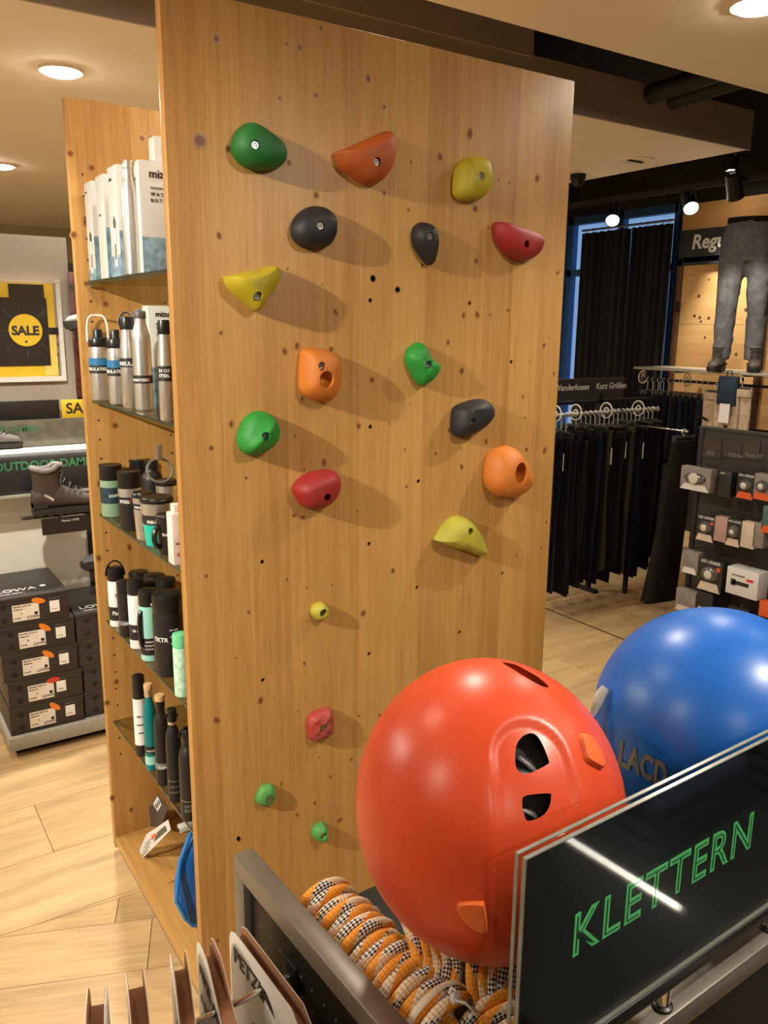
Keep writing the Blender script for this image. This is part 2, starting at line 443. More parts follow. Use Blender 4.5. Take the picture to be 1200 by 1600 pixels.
g = G(); g.box((-3.2, -3.2, ZC), (XR, YN, ZC + .28)); struct(g, 'ceiling', CREAM)
g = G(); g.box((-3.2, YS, ZC), (XS, 9.5, ZC + .20)); struct(g, 'ceiling', CREAM)
g = G(); g.box((-3.2, -3.2, 3.5), (6.4, 9.7, 3.6)); struct(g, 'ceiling', DARKP)
XF = at(828, 100, 1, YS).x
g = G(); g.box((-3.2, YS - .012, ZC - .004), (XS + .004, YS, ZC + .2)); struct(g, 'trim_1', GREYP)
g = G(); g.box((-3.2, YS - .02, ZC + .19), (XF, YS + .05, 3.5)); struct(g, 'trim_2', GREYP)
g = G(); g.box((-3.2, YN, ZC + .004), (XR, YN + .01, 3.5)); struct(g, 'trim_3', DARKP)
g = G(); g.box((-3.3, -3.3, 0), (-3.2, 9.7, 3.5)); struct(g, 'wall_left', BEIGE)
g = G(); g.box((-3.3, -3.3, 0), (6.4, -3.2, 3.5)); struct(g, 'wall_near', DARKP)
g = G(); g.box((-3.3, 9.5, 0), (6.4, 9.6, 3.5)); struct(g, 'wall_back', BEIGE)
g = G(); g.box((3.531, 1.6, -.006), (3.545, 5.2, .0015)); struct(g, 'trim_4', MATS['floor_joint'])
# right wall with a window opening
WY0, WY1, WZ0, WZ1 = at(1056, 420, 0, XR).y, at(896, 420, 0, XR).y + .12, .35, 2.74
g = G()
for lo, hi in (((XR, -3.3, 0), (XR + .12, WY0, 3.5)), ((XR, WY1, 0), (XR + .12, 9.7, 3.5)), ((XR, WY0, 0), (XR + .12, WY1, WZ0)), ((XR, WY0, WZ1), (XR + .12, WY1, 3.5))): g.box(lo, hi)
struct(g, 'wall_right', DARKP)
g = G(); g.box((5.0, WY1 + .02, 0), (XR, WY1 + .1, 2.9)); struct(g, 'wall_corner', BEIGE)
BLUEF = mat('window_paint', (52, 96, 150), .45, var=.05)
win = tag(bpy.data.objects.new('window_1', None), kind='structure'); COL.objects.link(win); win.location = (XR + .06, (WY0 + WY1) / 2, WZ0)
fw = .07
def wbox(name, lo, hi, m, bev=0): g = G(); g.box(lo, hi, bev=bev); return wobj(g, name, m, win)
wbox('window_frame', (XR + .02, WY0, WZ0), (XR + .09, WY0 + fw, WZ1), BLUEF); wbox('window_frame', (XR + .02, WY1 - fw, WZ0), (XR + .09, WY1, WZ1), BLUEF)
wbox('window_frame', (XR + .02, WY0, WZ0), (XR + .09, WY1, WZ0 + fw), BLUEF); wbox('window_frame', (XR + .02, WY0, WZ1 - fw), (XR + .09, WY1, WZ1), BLUEF)
wbox('mullion', (XR + .02, (WY0 + WY1) / 2 - .03, WZ0), (XR + .09, (WY0 + WY1) / 2 + .03, WZ1), BLUEF)
wbox('transom', (XR + .02, WY0, 2.20), (XR + .09, WY1, 2.26), BLUEF)
for a, b in ((WY0 + fw, (WY0 + WY1) / 2 - .03), ((WY0 + WY1) / 2 + .03, WY1 - fw)):
    for c, d in ((WZ0 + fw, 2.20), (2.26, WZ1 - fw)): wbox('pane', (XR + .05, a, c), (XR + .056, b, d), clear('window_glass', (.94, .97, 1)))
wbox('reveal', (XR - .02, WY0 - .004, WZ0), (XR + .02, WY0 + .012, WZ1), BLUEF); wbox('reveal', (XR - .02, WY1 - .012, WZ0), (XR + .02, WY1 + .004, WZ1), BLUEF)

# ------------------------------------------------------------------ lamps in the ceilings
LENS = glow('lamp_lens', (1.0, .88, .70), 70)
RING = mat('lamp_ring', (226, 214, 196), .4, var=.02)
def downlight(x, y, label, z=ZC, power=LAMP_W, on=True, r=.085, size=158, blend=.7):
    t = thing('ceiling_downlight', label, 'ceiling lamp', (x, y, z), group='round ceiling downlights')
    g = G(); g.lathe([(r * .8, -.002), (r * .82, -.012), (r * .98, -.012), (r, -.004), (r, .0)], 32, cap=False); g.obj('ring', RING, t)
    g = G(); g.lathe([(.001, -.028), (r * .5, -.026), (r * .74, -.020), (r * .8, -.012), (r * .8, -.001)], 32); g.obj('lens', LENS if on else GREYP, t)
    if on:
        l = bpy.data.lights.new('downlight', 'AREA'); l.shape = 'DISK'; l.size = .13; l.energy = power; l.color = WARM
        lo = bpy.data.objects.new('downlight', l); COL.objects.link(lo); lo.parent = t; lo.location = (0, 0, -.032)
    return t
p = at(95, 108, 2, ZC); downlight(p.x, p.y, 'round glowing downlight in the cream ceiling above the open shelf panel', power=LAMP_W * 1.3)
p = at(2, 257, 2, ZC); downlight(p.x, p.y, 'round glowing downlight farther back over the shoe display')
p = at(1186, 4, 2, ZC); downlight(p.x, p.y, 'bright round downlight in the ceiling past the climbing board', power=LAMP_W * .2)
NEARL = [(-.24, -1.18, .22), (1.45, -.10, .9), (-.02, 1.80, .04), (1.28, 1.90, .4), (3.3, .3, .10), (-1.6, 3.4, 1.2), (-1.25, .75, .25), (3.1, -2., .2), (.9, -2.2, .2)]  # the unseen lamp left of the viewer is added to brighten the shelves
def gimbal(x, y, aim, label, power, cone=80):
    "recessed tiltable spot in the ceiling"
    p = Vector((x, y, ZC)); d = (Vector(aim) - p).normalized(); t = thing('gimbal_spot', label, 'ceiling lamp', p)
    g = G(); g.lathe([(.06, -.001), (.06, -.010), (.085, -.010), (.09, -.003), (.09, 0)], 28, cap=False); g.obj('ring', RING, t)
    M = d.to_track_quat('Z', 'Y').to_matrix().to_4x4()
    g = G(); g.lathe([(.03, -.06), (.05, -.05), (.056, .02), (.05, .024), (.047, .012)], 24, M=M, cap=False); g.obj('housing', RING, t)
    g = G(); g.lathe([(.001, .014), (.047, .012)], 24, M=M); g.obj('lens', LENS, t)
    l = bpy.data.lights.new('gimbal', 'SPOT'); l.energy = power; l.color = WARM; l.spot_size = math.radians(cone); l.spot_blend = .7; l.shadow_soft_size = .035
    lo = bpy.data.objects.new('gimbal', l); COL.objects.link(lo); lo.parent = t; lo.location = d * .03; lo.rotation_euler = d.to_track_quat('-Z', 'Y').to_euler()
gimbal(-2.1, .88, (1.0, 2.0, .95), 'tilted ceiling spot aimed at the climbing board from the aisle', KEY_W, 46)
gimbal(2.55, .95, (1.35, 1.7, .6), 'tilted ceiling spot aimed at the board from the clothing side', KEY_W * .10, 56)
gimbal(.15, 2.15, (.80, 3.72, .75), 'added tilted ceiling spot, out of view, brightening the shoe display', 170, 46)  # fill spot added to lift the white shoe panel, no visible source
for x, y, k in NEARL:
    inrec = YN < y < YS
    downlight(x, y, 'round glowing downlight in the near cream ceiling over the aisle' if y < YN else 'round glowing downlight left of the recess', power=LAMP_W * k, z=ZC + (.8 if inrec else 0))
downlight(-1.4, 4.6, 'round glowing downlight over the side aisle'); downlight(2.9, 4.4, 'round glowing downlight in the ceiling behind the board', power=LAMP_W * .2)
q = at(993, 250, 2, ZC)
t = thing('ceiling_vent', 'small flush round vent with a dark slot in the ceiling', 'vent', (q.x, q.y, ZC))
g = G(); g.lathe([(.11, 0), (.11, -.006), (.075, -.008), (.07, -.003)], 28); g.obj('rim', CREAM, t)
g = G(); g.box((-.06, -.008, -.012), (.06, .008, -.002)); g.obj('slot', DARKP, t)
# pipes in the recess
BLACK = mat('black_plastic', (22, 21, 21), .38, var=.1)
MBLACK = mat('matt_black', (20, 19, 19), .7, var=.1)
for i, (px, py) in enumerate(((1015, 148), (1050, 157))):
    a = at(px, py, 1, YS - .06); g = G(); g.tube([(a.x, YN + .03, a.z + .03), (a.x, a.y - .1, a.z + .005), a], .045, 16)
    tag(g.obj('pipe', MBLACK), ['black round pipe ending above the ceiling edge', 'thinner black pipe end beside the other in the recess'][i], 'pipe', 'black pipes in the ceiling recess')

# ================================================================== shelf unit with the climbing board
BX0, BX1, BY = .3503 * S, 1.0037 * S, S
TH = .028
PY = 1.4632 * S
ZT = S + .374 * S
SH = [S + k * S for k in (.0694, -.1264, -.3256, -.5246, -.7235)]
ZB = S - .965 * S
PINEB = pine('pine_board', knot=True); PINE = pine('pine_panel', knot=True, lam=.11); PINEY = pine('pine_deck', length=1, width=0, lam=.12); 
unit = thing('shelf_unit', 'tall pine shelf unit with glass shelves and a climbing board side', 'shelf', ((BX0 + BX1) / 2, (BY + PY) / 2, 0))
g = G(); g.box((BX0, BY, 0), (BX1, BY + TH, ZT), bev=.0018); board = wobj(g, 'climbing_board', PINEB, unit)
board['label'] = 'knotty pine climbing board with bolt holes'
# real bolt holes where no hold is screwed on
holes = [(579, 469.5), (579, 667), (577, 850), (577, 1022), (410, 878), (411, 1063), (734, 474), (654, 752), (799, 565.5), (785, 896), (794, 485), (652, 918), (718, 988)]
gc = G()
for px, py in holes:
    p = at(px, py, 1, BY); gc.lathe([(.0056, -.004), (.0056, .02)], 14, M=frame((p.x, BY, p.z), (1, 0, 0), (0, 0, -1)))
cut(board, [gc.obj('cutter', PINEB)])
g = G()
for px, py in holes:
    p = at(px, py, 1, BY); g.lathe([(.0056, .010), (.0056, .0135)], 14, M=frame((p.x, BY, p.z), (1, 0, 0), (0, 0, -1)))
tag(wobj(g, 'nut_inserts', mat('dark_metal', (36, 34, 33), .5, metal=.6), unit), kind='stuff')
# knots: soft dark inlays with the board's own grain at their rim
KN = []
def kn(ox, oy, k, pts):
    for p in pts: KN.append((ox + p[0] / k, oy + p[1] / k, p[2] if len(p) > 2 else 1., p[3] if len(p) > 3 else 0))
kn(330, 160, 4, [(105, 290), (485, 375, .8), (1080, 565, .8), (655, 580), (48, 833, .9), (1010, 1100, 1.2), (1165, 1170), (840, 420, .5), (1082, 28, .7)])
kn(600, 200, 4, [(537, 35, 1.4), (350, 180, 1.2), (168, 215, .5), (152, 512, .6), (570, 505, 1.3), (957, 315, 1.2), (1150, 318), (652, 622, .5), (577, 832), (238, 858, .8), (83, 1010, 1.3), (1085, 905, .8, 1.4), (497, 1170, 1.1), (582, 1168, 1.3), (663, 1168, .6), (776, 1138, .5), (715, 323, .4), (785, 340, .4)])
kn(330, 400, 3.81, [(963, 135, 1.2), (740, 335, 1.5, .6), (437, 568, 1.1), (510, 535, 1.1), (715, 555), (957, 738, 1.1), (118, 1000), (877, 1012, 1.1), (540, 852, .8), (670, 1230, 1.3), (555, 1275, .5), (208, 1322, .6), (490, 1545, .7), (542, 1557, .8), (500, 1068, .5), (635, 240, .4), (455, 75, .4), (660, 170, .4), (870, 1520, .5)])
kn(600, 500, 4, [(400, 140), (485, 320, 1.3), (1000, 157, .9), (1062, 335, .8), (868, 480, .7), (880, 610, .6), (403, 690, .7), (638, 760, 1.), (697, 738, .4), (130, 810, .5), (322, 835, .7), (485, 918, 1.1), (890, 810, .9), (1003, 815, 1.4), (140, 1042, .7), (162, 523, .4), (33, 650, .4), (55, 1567, 1.1), (1015, 1260, .7), (983, 1425, .7), (827, 1470, .6), (423, 1520, .4), (478, 800, .4), (915, 260, .4)])
kn(300, 900, 3.6375, [(322, 207, .7), (973, 212, 1.4), (638, 497, 1., .7), (390, 707, 1.3), (140, 820, 1.6, .8), (950, 795, .6), (1068, 790, .7), (905, 1043, .7), (787, 1142, .7), (508, 1180, .7), (597, 1357, .8), (267, 1495, 1.1), (840, 1388, 1.3, 1.4), (697, 1290, 1.1, .8), (743, 1375, .4), (540, 18, .5), (650, 65, .4), (797, 50, .4), (655, 257, .4), (250, 465, .4), (603, 770, .4), (720, 1030, .4), (865, 825, .4)])
kn(230, 0, 3.636, [(392, 220, 1.1), (865, 268, .9), (985, 160, .7), (790, 250, .6), (955, 540, .8), (752, 560, .6)])
kn(0, 0, 1, [(312, 220, 1.9), (575, 123, 1.1), (363, 1503, 1.), (340, 1470, .9), (372, 1310, .9), (330, 700, .8), (345, 520, .6), (322, 900, .6)])
def knots(name, pts, plane, t, m, k=.0054):
    g = G(); att = []; rnd = random.Random(4)
    for x, z, s_, e in pts:
        n = 14; a0 = rnd.random()
        wx, wz = (k * s_ * (1.0 if not e else e), k * s_ * (1.25 if not e else 1.))
        vs = [(x, plane - .0004, z)]; at_ = [1.]
        for q, a_ in ((.55, .95), (1., .35), (1.5, 0)):
            for i in range(n):
                a = 2 * math.pi * i / n; w = 1 + .12 * math.sin(2 * a + a0 * 6) + .1 * rnd.random()
                dx, dz = wx * q * w * math.cos(a), wz * q * w * math.sin(a)
                if e: dx, dz = dx * .8 - dz * .5, dx * .5 + dz * .8
                vs.append((x + dx, plane - .0004 + (.0002 if q > 1 else 0), z + dz)); at_.append(a_)
        fs = [(0, 1 + i, 1 + (i + 1) % n) for i in range(n)]
        for r in range(2):
            fs += [(1 + r * n + i, 1 + (r + 1) * n + i, 1 + (r + 1) * n + (i + 1) % n, 1 + r * n + (i + 1) % n) for i in range(n)]
        g.add(vs, fs); att += at_
    o = wobj(g, name, m, t); a = o.data.attributes.new('knot', 'FLOAT', 'POINT')
    a.data.foreach_set('value', att); o['kind'] = 'stuff'
    return o
pts = []
for px, py, s_, e in KN:
    p = at(px, py, 1, BY)
    if BX0 + .01 < p.x < BX1 - .01 and p.z < ZT - .01: pts.append((p.x, p.z, s_, e))
knots('knots', pts, BY, unit, PINEB)
# rear side panel with its rows of shelf-pin holes
g = G(); g.box((BX0, PY, 0.02), (BX1, PY + TH, S + .3516 * S), bev=.0018); wobj(g, 'side_panel', PINE, unit)
g = G(); rnd = random.Random(2)
for xx in (BX0 + .035, at(268, 700, 1, PY).x):
    z = .35
    while z < S + .26 * S:
        g.lathe([(.0028, 0), (.0028, .0012)], 8, M=frame((xx, PY, z), (1, 0, 0), (0, 0, 1))); z += .0566
tag(wobj(g, 'pin_holes', MBLACK, unit), kind='stuff')
kp = []
for px, py in [(110, 240), (222, 216), (237, 217), (143, 262), (134, 348), (115, 367), (165, 475), (195, 508), (180, 665), (155, 755), (154, 872), (202, 855), (182, 1065), (168, 1098), (205, 1265), (176, 1247), (200, 985), (125, 560)]:
    p = at(px, py, 1, PY)
    if p.x > BX0: kp.append((p.x, p.z, 1.2, 0))
knots('knots', kp, PY, unit, PINE)
XBK = BX0 + .5
g = G(); g.box((XBK, BY + TH, .06), (XBK + .018, PY, S + .30 * S)); wobj(g, 'back_panel', PINE, unit)
g = G(); g.box((BX0 + .002, BY + TH, ZB - .028), (BX1 - .002, PY, ZB), bev=.0015); wobj(g, 'bottom_board', PINEY, unit)
g = G(); g.box((BX0 + .012, BY + TH, 0), (BX1 - .012, PY, ZB - .028)); wobj(g, 'plinth', mat('grey_plinth', (120, 112, 104), .6), unit)
g = G()
for x, y, w in ((BX0 + .20, BY + .30, .1), (BX0 + .16, BY + .47, .09), (BX0 + .13, BY + .62, .08)):
    g.tube([(x - w, y, ZB + .0003), (x - w / 2, y + .006, ZB + .0003), (x, y + .002, ZB + .0003), (x + w, y + .012, ZB + .0003)], [.002, .004, .005, .002], 6, squash=(.06, 1))
tag(wobj(g, 'grain_streaks', mat('dark_knot', (120, 66, 36), .5), unit), kind='stuff')
GLS = clear('shelf_glass', (.80, .84, .76), .06); GEDGE = mat('glass_edge', (52, 58, 46), .25, var=.15)
for z in SH:
    g = G(); g.box((BX0 + .022, BY + TH + .001, z - .006), (XBK - .06, PY - .001, z)); o = wobj(g, 'glass_shelf', GLS, unit)
    g = G(); g.box((BX0 + .0195, BY + TH + .001, z - .0062), (BX0 + .0219, PY - .001, z + .0001)); sub(o, g, 'shelf_edge', GEDGE)
    for xx in (BX0 + .035, XBK - .1):
        g = G(); g.lathe([(.004, 0), (.004, .014)], 8, M=frame((xx, PY - .014, z - .011), (1, 0, 0), (0, 0, -1)))
        wobj(g, 'shelf_pin', steel(), unit)

# ------------------------------------------------------------------ climbing holds
ALLEN = mat('bolt_steel', (196, 190, 180), .3, metal=1., var=.05)
def hold(ox, oy, k, out, bolt, c, label, h=.05, peak=None, sharp=.0, bolted=True, rough=0., pocket=None, ridge=None):
    P = [at(ox + x / k, oy + y / k, 1, BY - h * .35) for x, y in out]
    P2 = [Vector((p.x, p.z)) for p in P]
    loop = smooth_loop(P2, 40)
    b = at(ox + bolt[0] / k, oy + bolt[1] / k, 1, BY - h * .85); bc = Vector((b.x, b.z))
    pk = bc if peak is None else Vector([(lambda q: (q.x, q.z))(at(ox + peak[0] / k, oy + peak[1] / k, 1, BY - h))][0])
    cen = sum(loop, Vector((0, 0))) / 40
    t = thing('climbing_hold', label, 'climbing hold', (bc.x, BY, bc.y), group=None)
    rings = []; rnd = random.Random(int(ox + bolt[0]))
    ST = [(.96, 0), (1., .10), (1., .25), (.965, .45), (.87, .68), (.72, .85), (.52, .95), (.34, .99), (.18, 1.)]
    for i, (s_, y) in enumerate(ST):
        w = i / (len(ST) - 1); w = w * w
        c0 = cen.lerp(pk, w)
        ring = []
        for q in loop:
            v = c0 + (q - c0) * s_
            yy = y * h
            if rough and 0 < i: yy += h * rough * math.sin(v.x * 190 + 1.7) * math.sin(v.y * 210) * min(1, y * 2)
            if ridge:
                a, d = ridge
                dd = (v - cen).dot(Vector((math.cos(a), math.sin(a))))
                yy += h * d * y * math.exp(-(dd / .012) ** 2)
            ring.append((v.x, BY - yy, v.y))
        rings.append(ring)
    g = G(); g.loft(rings, cap=True)
    o = wobj(g, 'grip', c, t, angle=75)
    cs = []
    gc = G(); d0 = h * 1.3
    gc.lathe([(.0098, 0), (.0098, d0)], 18, M=frame((bc.x, BY - .35 * h, bc.y), (1, 0, 0), (0, 0, 1)))
    cs.append(gc.obj('cutter', c))
    if pocket:
        (px, py, rx, rz, dp) = pocket
        q = at(ox + px / k, oy + py / k, 1, BY - h * .9)
        bm = bmesh.new(); bmesh.ops.create_uvsphere(bm, u_segments=24, v_segments=16, radius=1)
        gp = G(); gp.bm(bm, Matrix.Translation((q.x, BY - h * .98, q.z)) @ Matrix.Diagonal((rx, dp, rz, 1)))
        cs.append(gp.obj('cutter', c))
    cut(o, cs)
    if bolted:
        M = frame((bc.x, BY - .35 * h, bc.y), (1, 0, 0), (0, 0, 1))
        gb = G(); z1 = (.58 if peak is None else .50) * h
        gb.lathe([(.0080, 0), (.0080, z1), (.0074, z1 + .001), (.0052, z1 + .001), (.0050, z1 - .004), (.0036, z1 - .004), (.0034, z1 + .0005), (.0018, z1 + .0005), (.0016, z1 - .003)], 18, M=M)
        wobj(gb, 'bolt', ALLEN, t)
    return t
GRN = holdmat('green_resin', (34, 118, 48), (30, 60, 30)); GRN2 = holdmat('bright_green_resin', (40, 150, 54), (40, 80, 40)); GRN3 = holdmat('pale_green_resin', (86, 160, 78), (60, 90, 50))
ORG = holdmat('orange_resin', (196, 92, 34), (110, 70, 40), .6); ORG2 = holdmat('light_orange_resin', (216, 124, 44), (150, 90, 50))
YEL = holdmat('yellow_resin', (196, 176, 36), (110, 96, 40), .6); YEL2 = holdmat('lime_yellow_resin', (190, 180, 60), (120, 116, 60), .7)
BLK = holdmat('black_resin', (36, 35, 38), (60, 56, 54), .3); RED = holdmat('red_resin', (168, 40, 38), (110, 50, 46), .6); RED2 = holdmat('worn_red_resin', (176, 62, 52), (150, 90, 80), .6)
c4, c5, c6, c7, c8 = (330, 160, 4), (600, 200, 4), (330, 400, 3.81), (600, 500, 4), (300, 900, 3.6375)
hold(*c4, [(255, 122), (210, 135), (165, 180), (140, 240), (140, 290), (160, 340), (200, 385), (250, 412), (320, 422), (400, 418), (455, 385), (475, 330), (465, 280), (430, 235), (370, 190), (310, 145)], (268, 270), GRN, 'dark green kidney-shaped hold in the top row of the board', .055)
hold(*c4, [(1110, 175), (1135, 200), (1148, 260), (1145, 340), (1120, 420), (1080, 480), (1020, 512), (950, 500), (880, 450), (820, 400), (795, 340), (790, 305), (850, 285), (960, 235), (1050, 195)], (1030, 375), ORG, 'dull orange wedge hold with a dirty ledge, right of the top green hold', .06, peak=(1010, 290))
hold(*c5, [(560, 175), (500, 195), (460, 255), (447, 330), (450, 410), (490, 450), (550, 460), (610, 440), (650, 390), (665, 330), (662, 250), (635, 190)], (600, 303), YEL, 'round yellow hold near the top right corner of the board', .05)
hold(*c4, [(650, 645), (590, 665), (540, 710), (512, 770), (515, 830), (545, 880), (600, 910), (680, 915), (740, 895), (775, 840), (785, 770), (770, 705), (720, 660)], (675, 775), BLK, 'large rounded black hold below the top green hold', .05)
hold(*c5, [(240, 588), (205, 610), (188, 660), (195, 720), (225, 780), (270, 840), (292, 857), (305, 845), (325, 770), (330, 700), (318, 640), (290, 600)], (280, 680), BLK, 'narrow black teardrop hold with a pointed bottom', .045)
hold(*c5, [(725, 583), (705, 600), (705, 660), (725, 720), (770, 780), (820, 820), (870, 833), (930, 815), (975, 770), (992, 715), (980, 680), (940, 650), (860, 620), (790, 595)], (882, 727), RED, 'dark red half-moon hold at the right edge of the board', .055, bolted=False)
hold(*c6, [(85, 130), (100, 115), (200, 95), (300, 75), (370, 55), (400, 68), (410, 100), (400, 150), (370, 200), (330, 260), (290, 320), (265, 328), (220, 290), (150, 230), (105, 180)], (275, 240), YEL, 'yellow triangular hold with a dirt-darkened upper edge', .06, peak=(250, 150))
hold(*c6, [(560, 555), (640, 550), (700, 560), (750, 590), (768, 650), (768, 740), (750, 810), (710, 865), (670, 873), (600, 850), (550, 810), (540, 740), (545, 620)], (652, 655), ORG2, 'orange rectangular hold with a finger pocket below its bolt', .06, peak=(660, 720), pocket=(682, 735, .019, .019, .026))
hold(*c6, [(300, 925), (340, 935), (390, 980), (408, 1040), (395, 1100), (350, 1150), (290, 1180), (235, 1190), (185, 1160), (165, 1100), (175, 1040), (205, 975), (250, 935)], (308, 1070), GRN2, 'bright green hold with a slanting ridge across it', .05, ridge=(math.radians(135), .22))
hold(*c6, [(720, 1275), (760, 1310), (767, 1360), (750, 1420), (710, 1470), (660, 1500), (600, 1508), (550, 1490), (515, 1440), (500, 1400), (510, 1360), (550, 1320), (620, 1285)], (685, 1435), RED, 'red egg-shaped hold with an empty bolt hole, below the orange pocket hold', .06, peak=(640, 1390), bolted=False)
hold(*c7, [(220, 140), (180, 160), (150, 210), (150, 260), (180, 330), (215, 390), (245, 410), (300, 380), (330, 340), (348, 290), (320, 265), (280, 230), (255, 180), (240, 150)], (270, 278), GRN2, 'rough rock-like green hold', .045, rough=.05)
hold(*c7, [(600, 495), (530, 510), (460, 545), (445, 600), (440, 680), (455, 725), (495, 733), (550, 715), (620, 670), (670, 610), (680, 570), (665, 525), (635, 500)], (545, 637), BLK, 'black hold with a bulging lip, right of the rough green hold', .06, peak=(580, 570))
hold(*c7, [(760, 788), (700, 815), (670, 870), (655, 960), (660, 1040), (700, 1090), (760, 1112), (820, 1105), (870, 1075), (910, 1030), (915, 990), (890, 920), (860, 860), (820, 800)], (838, 965), ORG2, 'tube-shaped orange hold with one large round opening', .075, peak=(838, 960), bolted=False, pocket=(850, 957, .023, .030, .06))
hold(*c7, [(470, 1228), (420, 1245), (370, 1300), (330, 1370), (335, 1385), (390, 1410), (450, 1430), (520, 1445), (570, 1465), (610, 1473), (637, 1465), (635, 1430), (610, 1360), (570, 1290), (530, 1245)], (535, 1320), YEL2, 'lime yellow fan-shaped hold under the orange tube hold', .055, peak=(500, 1370), bolted=False)
hold(*c8, [(735, 150), (695, 165), (678, 205), (695, 240), (720, 252), (750, 240), (773, 210), (772, 180), (750, 155)], (741, 205), YEL2, 'tiny yellow faceted foothold', .026, ridge=(math.radians(20), .2))
hold(*c8, [(770, 750), (700, 775), (665, 810), (658, 860), (665, 920), (690, 938), (740, 925), (780, 905), (803, 880), (803, 790), (790, 760)], (743, 857), RED2, 'worn red blocky foothold low on the board', .032, rough=.1)
hold(*c8, [(430, 1185), (395, 1205), (368, 1255), (367, 1290), (400, 1307), (440, 1300), (470, 1270), (475, 1220), (460, 1190)], (438, 1266), GRN3, 'pale green oval foothold, smooth', .022)
hold(*c8, [(735, 1405), (695, 1430), (685, 1475), (705, 1500), (740, 1510), (765, 1490), (770, 1430), (755, 1410)], (740, 1468), GRN3, 'small green foothold with a raised ridge, lowest on the board', .026, ridge=(math.radians(10), .25))
# ================================================================== bottles and boxes on the shelves
STEEL = steel(); WHITE = mat('white_card', (204, 202, 198), .6, var=.02); PLASTW = mat('white_plastic', (232, 230, 226), .35, var=.02)
LIDB = mat('black_lid', (26, 25, 25), .32, var=.08); BOTB = mat('black_powder_coat', (30, 28, 28), .42, var=.08, bump=.08); INK = mat('black_ink', (28, 28, 30), .5, var=.02)
TEAL = mat('teal_coat', (0, 112, 116), .35, var=.03); MINT = mat('mint_coat', (150, 208, 196), .45, var=.03); SAGE = mat('sage_coat', (128, 156, 128), .45, var=.04)
TURQ = mat('turquoise_coat', (30, 180, 160), .4, var=.03); BAMB = mat('bamboo', (206, 164, 116), .55, var=.12, scale=60, stretch=(1, 8, 1))
LBLUE = mat('label_blue', (36, 110, 160), .5); LBLK = mat('label_black', (32, 30, 32), .5); LRED = mat('label_red', (196, 60, 50), .5); LGREY = mat('label_grey', (120, 120, 118), .5)
PINK = mat('pale_pink_card', (232, 206, 196), .6); WATER = mat('blue_grey_print', (120, 146, 164), .55, var=.45, scale=45)
SEAG = mat('sea_green_plastic', (110, 200, 150), .35); PETROL = mat('petrol_print', (20, 92, 110), .4, var=.6, scale=55)
def interp(prof, z):
    for (r0, z0), (r1, z1) in zip(prof, prof[1:]):
        if z0 <= z <= z1 and z1 > z0: return r0 + (r1 - r0) * (z - z0) / (z1 - z0)
    return prof[-1][0]
STY = {
 'wide': dict(body=[(.80, 0), (.96, .012), (1, .03), (1, .74), (.97, .78)], lid=[(.98, .78), (1.0, .79), (1.0, .95), (.95, .985), (.6, 1.0)]),
 'chug': dict(body=[(.78, 0), (.95, .015), (1, .05), (1, .62), (.97, .70), (.90, .76)], lid=[(.95, .755), (.97, .765), (.97, .86), (.9, .88), (.5, .885), (.48, .90), (.48, .985), (.42, 1)]),
 'sport': dict(body=[(.85, 0), (1, .02), (1, .55), (.93, .66), (.80, .78), (.74, .87)], lid=[(.78, .86), (.8, .87), (.8, .97), (.7, 1)]),
 'flask': dict(body=[(.82, 0), (.97, .012), (1, .035), (1, .66), (.96, .71), (.82, .765), (.64, .80), (.56, .82), (.56, .875)], lid=[(.60, .87), (.64, .875), (.64, .985), (.56, 1)]),
 'slim': dict(body=[(.82, 0), (.98, .012), (1, .03), (1, .70), (.93, .76), (.74, .83), (.62, .87), (.60, .93)], lid=[(.62, .925), (.64, .93), (.64, .99), (.56, 1)]),
 'tumbler': dict(body=[(.70, 0), (.76, .012), (.79, .05), (1., .88), (1., .90)], lid=[(1.03, .895), (1.05, .905), (1.05, .95), (.95, .97), (.9, 1), (.5, .99)]),
 'mug': dict(body=[(.86, 0), (.94, .012), (.97, .04), (1., .68), (.99, .72)], lid=[(1.0, .715), (1.02, .73), (.97, .93), (1.02, .975), (1., 1), (.85, .985)]),
}
